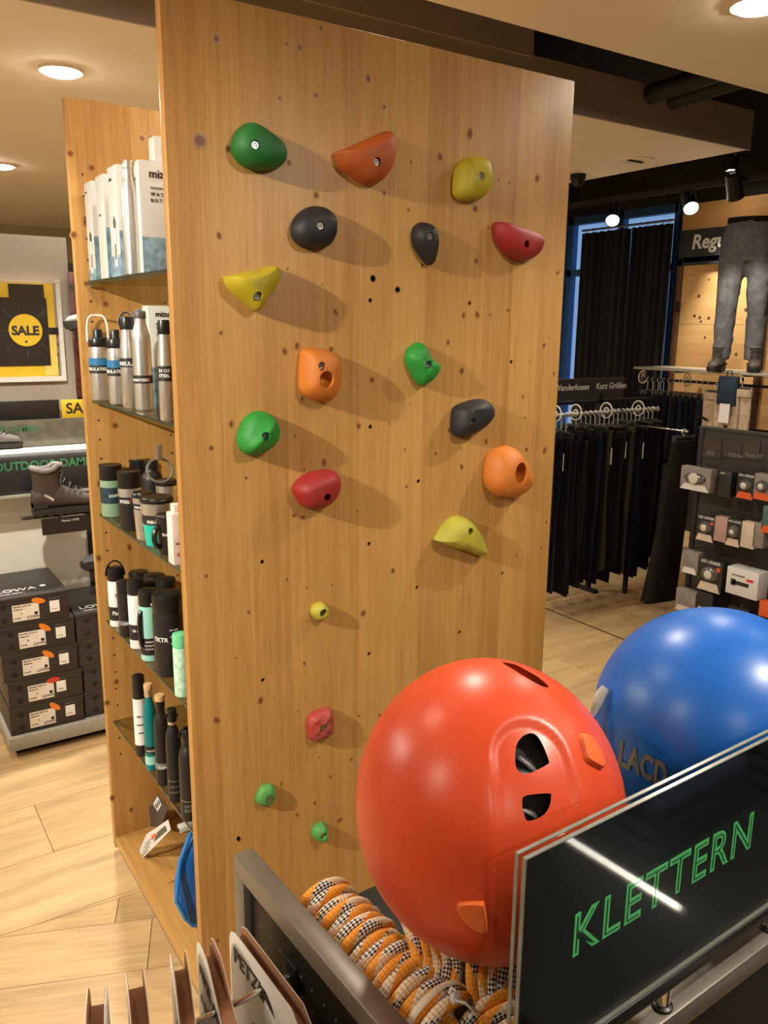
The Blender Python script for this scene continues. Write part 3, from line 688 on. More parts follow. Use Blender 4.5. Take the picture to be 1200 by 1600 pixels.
def bottle(name, label, px, py, rpx, top, z, style, body, lid=None, bands=(), words=(), handle=None, group='bottles and tumblers on the glass shelves', cap=None, push=0., cat='bottle', fx=None):
    b = at(px, py, 2, z) if fx is None else at(px, py, 0, fx); d = depth(b); r = rpx * d / F
    c = Vector((b.x, b.y + r * .85 + push, z)); c.x = max(c.x, BX0 + .014 + r)
    H = max(at(px, top, 1, c.y).z - z, .05)
    t = thing(name, label, cat, c, group=group)
    st = STY[style]
    body_p = [(a * r, q * H) for a, q in st['body']]; lid_p = [(a * r, q * H) for a, q in st['lid']]
    g = G(); g.lathe([(.2 * r, .0)] + body_p, 28); bo = g.obj('body', body, t)
    g = G(); g.lathe(lid_p, 28); li = g.obj('lid', lid or LIDB, t)
    if cap:
        g = G(); z1 = lid_p[-1][1]; rr = lid_p[1][0]; g.lathe([(rr * 1.04, z1 - .012), (rr * 1.06, z1 - .010), (rr * 1.06, z1 + .002), (rr, z1 + .004)], 24); g.obj('cap_disc', cap, t)
    face = math.atan2(-c.y, -c.x)
    for (z0, z1, m) in bands:
        zs = sorted({z0, z1} | {q for a, q in st['body'] if z0 < q < z1})
        pr = [(interp(st['body'], q) * r + .0006, q * H) for q in zs]
        g = G(); g.lathe(pr, 28, cap=False); g.obj('label_band', m, bo)
    for (s_, z0, size, m, off) in words:
        rr = interp(st['body'], z0) * r + .0012
        def warp(p, rr=rr, z0=z0, off=off):
            a = face + off + p.x / rr
            q = rr + p.z
            return Vector((q * math.cos(a), q * math.sin(a), z0 * H + p.y))
        text(s_, size, None, m, bo, bold=size * .02, align='CENTER', warp=warp)
    zt = lid_p[-1][1]; zl = lid_p[0][1]
    ax = (math.cos(face + math.pi / 2), math.sin(face + math.pi / 2))
    if handle:
        kind, hh, ww, m = handle
        if kind == 'loop':                       # arch over the lid
            pts = []
            for i in range(13):
                a = math.pi * i / 12; k = ww * r; u = math.cos(a); w = math.sin(a)
                u = math.copysign(abs(u) ** .55, u); w = w ** .55
                pts.append((ax[0] * k * u, ax[1] * k * u, zl + (zt - zl) * .3 + (hh * H) * w))
            g = G(); g.tube(pts, .0032, 8); g.obj('handle', m, t)
        elif kind == 'strap':
            pts = []
            for i in range(13):
                a = math.pi * i / 12; k = ww * r
                pts.append((ax[0] * k * math.cos(a), ax[1] * k * math.cos(a), zl + (zt - zl) * .35 + hh * H * math.sin(a)))
            g = G(); g.tube(pts, .006, 8, squash=(.45, 1.)); g.obj('strap', m, t)
        elif kind == 'ear':                      # mug handle at the side
            k = face - .9; e = (math.cos(k), math.sin(k)); pts = []
            for i in range(11):
                a = math.pi * i / 10; pts.append((e[0] * (r * .95 + ww * r * math.sin(a)), e[1] * (r * .95 + ww * r * math.sin(a)), H * (.22 + .5 * (1 - math.cos(a)) / 2)))
            g = G(); g.tube(pts, .0065, 8); g.obj('handle', m, t)
    return t
def carton(label, px, yb, wx, wy, zt_py, z, words=(), prints=(), x=None, group='white bottle cartons', cat='box'):
    "white product carton: px = left photo edge of its -y face"
    x0 = BX0 + .03 if x is None else x
    p = at(px, zt_py + 60, 0, x0); y0 = p.y
    H = at(px, zt_py, 1, y0).z - z
    t = thing('carton', label, cat, (x0 + wx / 2, y0 + wy / 2, z), group=group)
    g = G(); g.box((-wx / 2, -wy / 2, 0), (wx / 2, wy / 2, H), bev=.0008); bo = g.obj('carton_body', WHITE, t)
    g = G(); g.box((-wx / 2 + .001, -wy / 2 + .0005, H), (wx / 2 - .001, wy / 2 - .001, H + .0012)); g.obj('top_flap', WHITE, t)
    for (f, u0, u1, v0, v1, m) in prints:
        g = G()
        if f == 'y': g.box((-wx / 2 + u0 * wx, -wy / 2 - .0005, v0 * H), (-wx / 2 + u1 * wx, -wy / 2 + .001, v1 * H))
        else: g.box((-wx / 2 - .0005, wy / 2 - u1 * wy, v0 * H), (-wx / 2 + .001, wy / 2 - u0 * wy, v1 * H))
        g.obj('print', m, bo)
    for (f, s_, u, v, size, m) in words:
        M = FRONT(-wx / 2 + u * wx, -wy / 2 - .0008, v * H) if f == 'y' else SIDE(-wx / 2 - .0008, wy / 2 - u * wy, v * H)
        text(s_, size, M, m, bo, bold=size * .012)
    return t, H
# ---- shelf 1
z = SH[0]
def bottle_print(t, H, f, wx, wy, u, w, v0, v1):
    "flat picture of a bottle on a carton"
    pr = [(-.5, 0), (.5, 0), (.5, .62), (.34, .72), (.24, .78), (-.24, .78), (-.34, .72), (-.5, .62)]
    hh = (v1 - v0) * H
    M = FRONT(-wx / 2 + u * wx, -wy / 2 - .0009, v0 * H) if f == 'y' else SIDE(-wx / 2 - .0009, wy / 2 - u * wy, v0 * H)
    bo = [c for c in COL.objects if c.parent == t and c.name.startswith('carton_body')][0]
    g = G(); g.prism([(a * w, b * hh) for a, b in pr], 0, .0004, M=M); g.obj('bottle_picture', PLASTW, bo)
    g = G(); g.tube([(-.2 * w, .78 * hh, .0003), (-.3 * w, .9 * hh, .0003), (0, 1. * hh, .0003), (.3 * w, .9 * hh, .0003), (.2 * w, .78 * hh, .0003)], .0028, 6, squash=(.15, 1), M=M); g.obj('cap_picture', INK, bo)
    g = G(); g.box((-.22 * w, .14 * hh, .0004), (.22 * w, .46 * hh, .0006), M=M); g.obj('label_picture', INK, bo)
t, H = carton('short white bottle carton at the end next to the pin-hole panel', 145, 0, .075, .07, 283, z, [('x', 'mizu', .15, .9, .008, INK)], [('y', 0, 1, 0, .45, WATER), ('x', .0, 1, 0, .12, WATER)])
bottle_print(t, H, 'x', .075, .07, .55, .02, .08, .5)
t, H = carton('white bottle carton with blue-grey side print, second from the pin-hole panel', 164, 0, .08, .075, 272, z, [('x', 'mizu', .25, .62, .010, LGREY)], [('y', 0, 1, 0, .5, WATER)])
t, H = carton('tall white bottle carton standing beside the bare steel bottle', 184, 0, .085, .08, 257, z, [('x', 'mizu', .2, .88, .011, INK), ('y', 'mizu', .35, .88, .014, INK)], [('y', 0, 1, 0, .42, WATER), ('x', 0, 1, 0, .2, WATER)])
bottle_print(t, H, 'x', .085, .08, .55, .022, .1, .55)
bottle('steel_bottle', 'bare shiny steel bottle between white cartons on the top shelf', 207, 330, 13, 252, z, 'slim', STEEL, lid=STEEL, handle=('loop', .03, .3, STEEL), fx=BX0 + .04)
t, H = carton('large white carton reading mizu water bottle on the top shelf', 219, 0, .11, .028, 250, z, [('y', 'mizu', .2, .86, .026, INK), ('y', 'STAINLESS', .22, .76, .0065, LGREY), ('y', 'W A T E R', .22, .70, .0105, INK), ('y', 'B O T T L E', .22, .645, .0105, INK)], [('y', 0, 1, 0, .33, WATER)])
bottle_print(t, H, 'y', .11, .028, .72, .036, .02, .45)
t, H = carton('tallest white carton, behind the mizu water bottle carton', 243, 0, .09, .04, 213, z, [('y', 'mizu', .2, .9, .02, INK)], x=BX0 + .085)
# ---- shelf 2
z = SH[1]
INS = 'INSULATED'
bottle('steel_bottle', 'squat steel bottle with black screw cap and white wire handle', 159, 627, 15, 514, z, 'chug', STEEL, bands=[(.50, .60, LBLUE), (.39, .50, LBLK)], words=[(INS, .43, .012, PLASTW, -.35)], handle=('loop', .36, 1.02, PLASTW))
bottle('steel_bottle', 'steel bottle with black cap behind the wire-handled bottle', 189, 633, 14, 515, z, 'chug', STEEL, bands=[(.50, .60, LBLUE), (.39, .50, LBLK)], words=[(INS, .43, .012, PLASTW, -.4)])
bottle('steel_bottle', 'tapering steel bottle with a steel carry loop and insulate label', 209, 637, 13.5, 495, z, 'sport', STEEL, bands=[(.45, .55, LBLK)], words=[('INSULATE', .47, .014, PLASTW, 0)], handle=('strap', .14, .9, STEEL))
bottle('steel_bottle', 'tall steel bottle with grey cap and wire loop, blue and red label', 230, 642, 14.5, 486, z, 'slim', STEEL, lid=mat('grey_cap', (84, 82, 82), .4), bands=[(.28, .36, LBLK)], words=[('KANTEEN', .30, .010, PLASTW, -.3), ('24', .30, .013, LRED, .5)], handle=('loop', .06, .5, STEEL))
t, H = carton('single white carton behind the steel bottles on the second shelf', 234, 0, .09, .05, 478, z, [('y', 'mizu', .2, .90, .02, INK), ('y', 'STAINLESS', .2, .82, .006, LGREY), ('y', 'W A T E R', .22, .77, .01, INK), ('y', 'B O T T L E', .22, .71, .01, INK)], [('y', 0, 1, 0, .4, WATER)], x=BX0 + .10)
bottle('steel_bottle', 'steel bottle with black band label close against the climbing board', 266, 658, 12, 500, z, 'sport', STEEL, bands=[(.40, .55, LBLK)], words=[('24 OZ', .49, .01, PLASTW, -.2), ('STEEL', .44, .01, PLASTW, -.2)])
# ---- shelf 3
z = SH[2]
bottle('travel_mug', 'sage green travel mug with black lid and dark label', 181, 808, 17, 725, z, 'mug', SAGE, bands=[(.27, .58, mat('night_print', (30, 52, 66), .5, var=.5, scale=70))], words=[('COFFEE', .4, .011, PLASTW, .3)], cat='mug')
bottle('travel_mug', 'black travel mug with a steel rim band', 205, 830, 18, 735, z, 'mug', BOTB, bands=[(.58, .72, STEEL)], words=[('STEEL', .48, .012, PLASTW, -.5), ('16', .50, .013, LRED, .1)], cat='mug')
bottle('tumbler', 'bare steel tumbler with stamped side and black lid', 226, 846, 16, 768, z, 'tumbler', STEEL, bands=[(.66, .78, LBLK)], words=[('INSULATED', .69, .008, PLASTW, -.2), ('O', .42, .02, LGREY, 0), ('K', .2, .02, LGREY, 0)], cat='tumbler')
bottle('tumbler', 'turquoise tumbler with steel rim and insulated label', 248, 856, 25, 775, z, 'tumbler', TURQ, bands=[(.66, .9, STEEL), (.46, .66, LBLK)], words=[('INSULATED', .5, .011, PLASTW, 0)], cat='tumbler')
bottle('travel_mug', 'black mug with thick side handle at the shelf edge', 268, 868, 17, 802, z, 'tumbler', BOTB, handle=('ear', .1, .55, LIDB), words=[('TUMBLER', .5, .009, PLASTW, .2)], cat='mug')
g = bottle('travel_mug', 'black-lidded mug behind the sage green mug', 228, 800, 15, 716, z, 'mug', BOTB, push=.02, cat='mug')
bottle('travel_mug', 'black flask with a grey ring tag, at the rear of the third shelf', 250, 812, 17, 718, z, 'flask', BOTB, push=.03, cat='mug')
bottle('tumbler', 'steel tumbler with a domed black lid at the back near the board', 272, 830, 17, 748, z, 'tumbler', STEEL, push=.02, cat='tumbler')
p = at(250, 735, 1, BY + .42)
t = thing('key_ring', 'large grey carabiner ring with a steel tag resting on lids', 'carabiner', p)
g = G(); g.tube([(.034 * math.cos(a), .01 * math.sin(a), .030 * math.sin(a)) for a in [2 * math.pi * i / 24 for i in range(24)]], .0035, 8, closed=True); g.obj('ring', mat('grey_rubber', (110, 110, 100), .5), t)
g = G(); g.box((-.008, -.002, .028), (.008, .002, .068), bev=.001); g.obj('tag', STEEL, t)
p = at(272, 884, 2, z); t = thing('pink_card_box', 'narrow pale pink carton against the climbing board', 'box', (p.x + .02, p.y + .02, z))
H = at(273, 790, 1, p.y).z - z
g = G(); g.box((-.02, -.02, 0), (.03, .02, H - .02), bev=.002); g.box((-.012, -.012, H - .021), (.022, .012, H), bev=.002); g.obj('carton_body', PINK, t)
text('C', .014, FRONT(-.012, -.0205, .02), LRED, t); text('DRINK', .007, FRONT(-.014, -.0205, .05), LGREY, t)
# ---- shelf 4
z = SH[3]
bottle('flask_bottle', 'white bottle with black cap and high strap handle', 187, 980, 12.5, 884, z, 'wide', PLASTW, bands=[(.12, .35, LBLK)], words=[('R', .52, .016, LGREY, 0), ('Flask', .22, .016, PLASTW, 0)], handle=('strap', .24, 1.08, LIDB))
bottle('flask_bottle', 'thin black bottle between two white bottles', 200, 996, 12, 905, z, 'wide', BOTB, bands=[(.22, .30, LGREY)], words=[('STEEL', .24, .007, PLASTW, 0)])
bottle('flask_bottle', 'white bottle with dark lower label next to the mint bottle', 212, 1016, 13, 903, z, 'wide', PLASTW, bands=[(.14, .36, LBLK)], words=[('18 oz', .26, .011, PLASTW, -.2)])
bottle('flask_bottle', 'mint bottle with black lid and black text label', 224, 1037, 15, 921, z, 'wide', MINT, bands=[(.10, .34, LBLK)], words=[('HYDRATE', .28, .006, PLASTW, 0), ('VACUUM STEEL', .23, .005, PLASTW, 0), ('32 OZ 946 ML', .18, .005, PLASTW, 0)], handle=('ear', .1, .3, LIDB))
bottle('flask_bottle', 'big black bottle with wire bail handle', 256, 1062, 23, 925, z, 'wide', BOTB, words=[('TKTR', .45, .016, PLASTW, -.55), ('24 h cold', .58, .006, PLASTW, .35), ('12 h hot', .5, .006, PLASTW, .35), ('no leak', .42, .006, PLASTW, .35)], handle=('loop', .02, 1.03, STEEL))
bottle('kids_bottle', 'sea green drinking bottle with a straw spout', 272, 1094, 13, 990, z, 'wide', mat('pale_green_print', (186, 222, 196), .4, var=.3, scale=60), lid=SEAG, handle=('loop', .02, .6, SEAG))
bottle('kids_bottle', 'petrol patterned drinking bottle with white and red cap', 284, 1118, 11, 1012, z, 'wide', PETROL, lid=PLASTW, bands=[(.74, .78, LRED)], words=[('x', .4, .03, PLASTW, 0), ('o', .25, .02, LRED, .2)])
for i, (px, py, r, top, lb) in enumerate([(226, 975, 15, 890, 'black-capped bottle behind the strap-handled white bottle'), (252, 990, 17, 895, 'black bottle with glossy domed lid in the rear row'), (270, 1010, 15, 900, 'black bottle in the rear row beside the climbing board'), (243, 1000, 14, 905, 'dark brown bottle hidden between rear-row black lids')]):
    bottle('flask_bottle', lb, px, py, r, top, z, 'wide', BOTB if i < 3 else mat('brown_coat', (58, 40, 32), .4), push=.01)
# ---- shelf 5
z = SH[4]
bottle('flask_bottle', 'black bottle wrapped in a white text label', 222, 1183, 9.5, 1052, z, 'wide', BOTB, bands=[(.15, .72, PLASTW)], words=[('500 ml', .5, .007, INK, 0), ('Insulated', .4, .006, INK, 0), ('bottle', .3, .006, INK, 0)])
bottle('flask_bottle', 'teal bottle with steel neck and bamboo cap', 232, 1207, 9.8, 1070, z, 'flask', TEAL, lid=STEEL, cap=BAMB, bands=[(.22, .30, LBLK), (.08, .18, MINT)], words=[('VACUUM', .24, .007, PLASTW, 0)])
bottle('flask_bottle', 'black bottle with a wide wooden cap', 247, 1232, 11.5, 1088, z, 'flask', BOTB, lid=LIDB, cap=BAMB, bands=[(.20, .27, LGREY)], words=[('KLEAN', .215, .008, PLASTW, 0)])
bottle('flask_bottle', 'black bottle with steel neck ring and black screw cap', 264, 1259, 11.5, 1108, z, 'flask', BOTB, bands=[(.245, .25, STEEL), (.84, .87, STEEL)], words=[('HOT 20 H', .18, .006, LGREY, 0), ('COLD 50 H', .12, .006, LGREY, 0)], handle=('strap', .05, .7, LIDB))
bottle('flask_bottle', 'black bottle with bail strap, closest to the climbing board', 285, 1289, 15, 1140, z, 'flask', BOTB, bands=[(.235, .24, STEEL)], words=[('HYDRO', .17, .010, LGREY, .1), ('BOTTLE', .12, .010, LGREY, .1)], handle=('strap', .10, .75, LIDB))
# ---- bottom: blue hydration pack with its cards
BLUEB = mat('blue_film', (24, 92, 168), .28, var=.25, scale=14); 
t = thing('hydration_pack', 'blue soft water bag with white nozzle standing on the bottom board', 'water bag', (BX0 + .15, BY + .24, ZB))
rings = []
for i in range(15):
    u = i / 14; zz = .012 + .30 * u; w = .085 * (math.sin(math.pi * min(1, u * 1.05 + .08)) ** .6 + .12); th = .022 * math.sin(math.pi * min(.98, u + .02)) ** .7 + .003
    lean = .07 * u
    rings.append([(a - .045 + .5 * lean, b + lean + .008 * math.sin(u * 7), zz) for a, b, _ in ell(20, w, th, p=2.6)])
g = G(); g.loft(rings); g.obj('bag', BLUEB, t, angle=60)
g = G(); g.tube([(-.11, -.01, .05), (-.135, -.01, .12), (-.11, .02, .21), (-.06, .045, .29)], .006, 8); g.obj('welded_seam', mat('blue_seam', (40, 120, 196), .35), t)
g = G(); g.lathe([(.016, 0), (.018, .004), (.018, .012), (.010, .014), (.010, .05), (.006, .054)], 16, M=Matrix.Translation((-.02, -.018, .11)) @ Matrix.Rotation(math.radians(70), 4, 'X')); g.obj('nozzle', PLASTW, t)
g = G(); g.tube([(-.02, -.06, .09), (-.05, -.07, .06), (-.03, -.08, .02), (.05, -.08, .012), (.10, -.06, .02)], .008, 8); g.obj('hose', mat('milky_tube', (214, 206, 190), .35), t)
g = G(); g.box((-.10, .035, .285), (-.03, .06, .303), bev=.004); g.obj('hang_clip', mat('grey_clip', (190, 186, 176), .4), t)
g = G()
for k in range(3): g.lathe([(.004, 0), (.004, .001)], 8, M=SIDE(-.101, .04 + .007 * k, .294))
tag(g.obj('clip_holes', INK, t), kind='stuff')
def card_px(name, label, pts, x, m):
    P = [at(a, b, 0, x) for a, b in pts]; c = sum(P, Vector()) / len(P)
    t = thing(name, label, 'card', (x, c.y, min(p.z for p in P))); n = len(P)
    g = G(); g.add(P + [p + Vector((.0022, 0, 0)) for p in P], [tuple(range(n)), tuple(range(2 * n - 1, n - 1, -1))] + [(i, (i + 1) % n, n + (i + 1) % n, n + i) for i in range(n)]); o = wobj(g, 'card', m, t)
    return t, o
def print_px(o, pts, x, m, name='print'):
    P = [at(a, b, 0, x) for a, b in pts]; n = len(P); g = G(); g.add(P + [p + Vector((.0006, 0, 0)) for p in P], [tuple(range(n)), tuple(range(2 * n - 1, n - 1, -1))] + [(i, (i + 1) % n, n + (i + 1) % n, n + i) for i in range(n)]); sub(o, g, name, m)
X = BX0 + .045
t, o = card_px('price_card', 'bent info card with orange picture below the hanging clip', [(229, 1303), (240, 1296), (262, 1281), (266, 1297), (246, 1318), (219, 1345), (217, 1330)], X, WHITE)
print_px(o, [(236, 1306), (243, 1301), (244, 1308), (238, 1313)], X - .0006, mat('print_orange', (208, 92, 46), .5)); print_px(o, [(246, 1300), (258, 1290), (261, 1298), (240, 1316)], X - .0006, mat('print_green', (60, 70, 66), .5))
for k in range(4): print_px(o, [(222 + k * 1.5, 1336 - k * 6), (232 + k * 1.5, 1327 - k * 6), (232 + k * 1.5, 1329 - k * 6), (222 + k * 1.5, 1338 - k * 6)], X - .0006, LGREY, 'text_line')
X = BX0 + .11
t, o = card_px('hang_tag', 'dark hang tag with a white barcode sticker behind the glass shelf', [(233, 1262), (246, 1240), (262, 1262), (252, 1292), (236, 1292)], X, mat('dark_card', (66, 60, 58), .5))
print_px(o, [(239, 1256), (246, 1244), (252, 1258), (246, 1268)], X - .0006, WHITE, 'sticker')
for k in range(3): print_px(o, [(242 + k * 2.2, 1258 - k * 3), (243 + k * 2.2, 1256 - k * 3), (246 + k * 2, 1262 - k * 3), (245 + k * 2, 1264 - k * 3)], X - .0012, INK, 'barcode_bar')
# ================================================================== climbing gear rack in front
GRAPH = mat('graphite_metal', (124, 116, 106), .40, metal=.5, var=.06, scale=60); BLKM = mat('black_metal_sheet', (24, 22, 21), .45, metal=.3, var=.1)
CHROME = mat('chrome', (210, 205, 198), .12, metal=1., var=.02)
RO = Vector((.3855, .4166, 0)); RA = math.radians(2.1); RM = Matrix.Translation(RO) @ rotz(RA); RI = RM.inverted()
rack = thing('display_rack', 'black metal display rack holding ropes, helmets and a green-lettered sign', 'rack', RO, RA)
RW, RD, RT, RH = .95, .495, .028, 1.02
for x in (0, RW - RT):
    for y in (0, RD - RT):
        g = G(); g.box((x, y, 0), (x + RT, y + RT, RH - RT), bev=.002); g.obj('post', GRAPH, rack)
for x in (0, RW - RT):
    g = G(); g.box((x, 0, RH - RT), (x + RT, RD, RH), bev=.0025); g.obj('top_rail', GRAPH, rack)
    g = G(); g.box((x, RT, .1), (x + RT, RD - RT, .1 + RT), bev=.002); g.obj('bottom_rail', GRAPH, rack)
    g = G(); g.box((x + .010, RT, .1 + RT), (x + .016, RD - RT, RH - RT)); pn = g.obj('side_panel', BLKM, rack)
    if x == 0:
        g = G(); rnd = random.Random(3)
        for i in range(16):
            for j in range(24): g.lathe([(.0018, 0), (.0014, .0006)], 6, M=frame((.0098, RT + .02 + i * .026, .3 + j * .028), (0, -1, 0), (0, 0, 1)))
        tag(g.obj('perforations', mat('perforation', (96, 90, 84), .4), pn), kind='stuff')
for y in (0,):
    g = G(); g.box((RT, y, RH - RT), (RW - RT, y + RT, RH), bev=.0025); g.obj('top_rail', GRAPH, rack)
TRAY = .90
g = G(); g.box((RT, RT, TRAY - .02), (RW - RT, RD - RT, TRAY)); g.obj('tray', BLKM, rack)
g = G(); g.box((RT, .010, .3), (RW - RT, .016, RH - RT)); g.obj('front_panel', BLKM, rack)
# ---- acrylic sign
SX0, SX1 = (RI @ at(800, 1330, 1, .44)).x, (RI @ at(800, 1330, 1, .44)).x + .52
SZ0, SZ1 = 1.064, 1.2845; SY = .012
sign = thing('acrylic_sign', 'clear acrylic sign with black insert reading KLETTERN in green', 'sign', RM @ Vector(((SX0 + SX1) / 2, SY, RH)), RA)
ox = -(SX0 + SX1) / 2
def sbox(name, lo, hi, m, bev=0): g = G(); g.box(lo, hi, bev=bev); return g.obj(name, m, sign)
hw = (SX1 - SX0) / 2; z0, z1 = SZ0 - RH, SZ1 - RH
ACR = clear('acrylic', (.97, .98, .97), .025)
AEDGE = mat('acrylic_edge', (132, 134, 126), .2, var=.12, scale=40)
sbox('holder_bar', (-hw, -.008, .028), (hw, .012, z0), BLACK, .001)
for x in (-hw + .22, hw - .10):
    g = G(); g.lathe([(.0075, 0), (.0075, .028)], 20, M=Matrix.Translation((x, .002, 0))); g.obj('pin', CHROME, sign)
    g = G(); g.lathe([(.011, 0), (.011, .003), (.008, .005)], 20, M=Matrix.Translation((x, .002, 0))); g.obj('pin_foot', BLACK, sign)
ins = sbox('insert', (-hw + .008, -.0015, z0 + .006), (hw - .008, .0015, z1 - .006), mat('sign_print', (17, 19, 22), .3, var=.05, spec=.2))
ins['label'] = 'glossy black printed insert'
for a, b in ((-.0062, -.0022), (.0026, .0062)):
    pl = sbox('acrylic_plate', (-hw, a, z0), (hw, b, z1), ACR)
    for lo, hi in (((-hw - .0004, a, z0), (-hw + .0006, b, z1)), ((hw - .0006, a, z0), (hw + .0004, b, z1)), ((-hw, a, z1 - .0006), (hw, b, z1 + .0004)), ((-hw, a, z0), (hw, b, z0 + .0012))):
        g = G(); g.box(lo, hi); g.obj('polished_edge', AEDGE, pl)
# printed letters with a hollow line inside the strokes
LGREEN = mat('sign_green', (104, 240, 148), .4, var=.12, scale=120, emit=0.0); LDARK = mat('sign_inline', (22, 60, 40), .4)
k0 = RI @ at(878, 1487, 1, .44); k1 = RI @ at(1143, 1338, 1, .46)
tx = k0.x + ox; tz = k0.z - RH
me = textmesh('KLETTERN', .06, .0012, .0002, 'LEFT', .0, 1.12); wd = max(v.co.x for v in me.vertices); sc = (k1.x - k0.x) / wd; bpy.data.meshes.remove(me)
M = FRONT(tx, -.0019, tz) @ Matrix.Diagonal((sc, 1.02, 1, 1))
text('KLETTERN', .06, M, LGREEN, ins, bold=.0012, space=1.12, extrude=.0002)
M2 = FRONT(tx, -.0023, tz) @ Matrix.Diagonal((sc, 1.02, 1, 1))
text('KLETTERN', .06, M2, LDARK, ins, bold=-.0022, space=1.12, extrude=.0002, name='inline')

# ---- helmets
def basis(c):
    t = (EYE - c).normalized(); r = (RX - t * RX.dot(t)).normalized(); u = t.cross(r); return r, u, t
class Ell:
    "ellipsoid with centre c and local axes X,Y,Z (columns) and radii"
    def __init__(s, c, X, Y, Z, rad): s.c = c; s.A = Matrix((X, Y, Z)).transposed(); s.r = rad
    def pt(s, th, ph, k=1.):
        q = Vector((math.sin(th) * math.cos(ph) * s.r[0], math.sin(th) * math.sin(ph) * s.r[1], math.cos(th) * s.r[2])) * k
        return s.c + s.A @ q
    def hit(s, px, py, k=1.):
        d = (RX * (px - 600) + DN * (py - 800) + FW * F).normalized()
        o = s.A.transposed() @ (EYE - s.c); e = s.A.transposed() @ d
        o = Vector(o[i] / s.r[i] / k for i in range(3)); e = Vector(e[i] / s.r[i] / k for i in range(3))
        a, b, c = e.dot(e), 2 * o.dot(e), o.dot(o) - 1; D = max(0, b * b - 4 * a * c)
        p = EYE + d * ((-b - math.sqrt(D)) / (2 * a))
        q = s.A.transposed() @ (p - s.c); n = s.A @ Vector(q[i] / s.r[i] ** 2 for i in range(3))
        return p, n.normalized()
def shell(E, thmax, name, m, t, bump=None, thick=.012, nu=96, nv=60, k=1.):
    out = []; inn = []
    for j in range(nv + 1):
        th = .002 + (thmax - .002) * j / nv; ro = []; ri = []
        for i in range(nu):
            ph = 2 * math.pi * i / nu; p = E.pt(th, ph, k)
            if bump: p = p + (p - E.c).normalized() * bump(p)
            ro.append(p); ri.append(E.pt(th, ph, k * (1 - thick / .15)))
        out.append(ro); inn.append(ri)
    g = G(); g.loft(out + [[(a + b) / 2 + ((a + b) / 2 - E.c) * .0 for a, b in zip(out[-1], inn[-1])]] + inn[::-1], cap=True)
    return wobj(g, name, m, t, angle=60)
def patch(E, poly, h, name, m, t, n=28):
    hp = [E.hit(x, y) for x, y in poly]; loop = smooth_loop([p for p, _ in hp], n); c = sum(loop, Vector()) / n; N = sum((q for _, q in hp), Vector()).normalized()
    g = G(); rings = []
    for s_, d in ((1., -.006), (1., h * .6), (.94, h * .92), (.8, h), (.4, h * 1.03), (.05, h * 1.04)): rings.append([c + (p - c) * s_ + N * d for p in loop])
    g.loft(rings); return wobj(g, name, m, t, angle=50)
def vent_cut(polys, d0, d1):
    cs = []
    for poly in polys:
        loop = smooth_loop([Vector((x, y)) for x, y in poly], 30)
        g = G(); g.loft([[deep(p.x, p.y, d0) for p in loop], [deep(p.x, p.y, d1) for p in loop]]); cs.append(g.obj('cutter', BLACK))
    return cs
def K(ox, oy, k, pts): return [(ox + x / k, oy + y / k) for x, y in pts]
OC = deep(764, 1254, .91); r, u, tt = basis(OC)
cz = (-.34 * r + .30 * u + .88 * tt).normalized(); cx = (r - cz * r.dot(cz)).normalized(); cy = cz.cross(cx)
OE = Ell(OC, cx, cy, cz, (.146, .159, .152))
ORSH = mat('orange_shell', (224, 80, 42), .34, var=.02, spec=.5); ORCL = mat('orange_clip', (236, 112, 52), .42, var=.02)
hel = thing('climbing_helmet', 'orange climbing helmet with side vents and headlamp clips', 'helmet', (OC.x, OC.y, OC.z - .13))
v1 = K(540, 1000, 2.609, [(755, 380), (725, 390), (700, 420), (692, 460), (693, 510), (710, 540), (745, 545), (790, 525), (825, 505), (828, 490), (805, 430), (780, 390)])
v2 = K(540, 1000, 2.609, [(725, 640), (760, 630), (830, 625), (838, 640), (830, 680), (805, 715), (745, 738), (728, 710), (720, 670)])
v3 = K(540, 1000, 2.609, [(640, 92), (690, 100), (740, 125), (790, 155), (828, 190), (800, 188), (740, 155), (680, 118)])
A0 = OE.hit(833, 1185)[0]; A1 = OE.hit(842, 1420)[0]
def scoop(p):
    ab = A1 - A0; w = max(0, min(1, (p - A0).dot(ab) / ab.dot(ab))); d = (p - (A0 + ab * w)).length
    rad = .043 + .008 * w; s_ = max(0, min(1, (rad - d) / .009)); s_ = s_ * s_ * (3 - 2 * s_)
    return -.0045 * s_ * (1 - .7 * w)
sh = shell(OE, math.radians(118), 'shell', ORSH, hel, bump=scoop, nu=144, nv=90)
cut(sh, vent_cut([v1, v2], .62, .86) + vent_cut([v3], .70, .92))
patch(OE, K(540, 1000, 2.609, [(948, 392), (972, 388), (1000, 412), (1030, 465), (1044, 512), (1036, 526), (1005, 510), (975, 490), (965, 455)]), .006, 'headlamp_clip', ORCL, hel)
patch(OE, K(540, 1000, 2.609, [(453, 1085), (475, 1062), (550, 1062), (568, 1075), (579, 1168), (562, 1184), (520, 1165), (480, 1130)]), .006, 'headlamp_clip', ORCL, hel)
shell(OE, math.radians(112), 'liner', mat('black_foam', (24, 23, 23), .8), hel, k=.86, nu=40, nv=24)
g = G()
for a, b in (((820, 1170), (850, 1195)), ((815, 1195), (848, 1205)), ((825, 1262), (850, 1275))):
    pa, na = OE.hit(*a); pb, nb = OE.hit(*b); g.tube([pa - na * .019, (pa + pb) / 2 - na * .0175, pb - nb * .019], .006, 8, squash=(.4, 1))
tag(wobj(g, 'cradle_straps', mat('cradle_grey', (52, 51, 50), .4), hel), kind='stuff')
BC = deep(1114, 1126, 1.13); r, u, tt = basis(BC)
cz = (-.05 * r + .80 * u + .55 * tt).normalized(); cx = (r - cz * r.dot(cz)).normalized(); cy = cz.cross(cx)
BE = Ell(BC, cx, cy, cz, (.160, .165, .152))
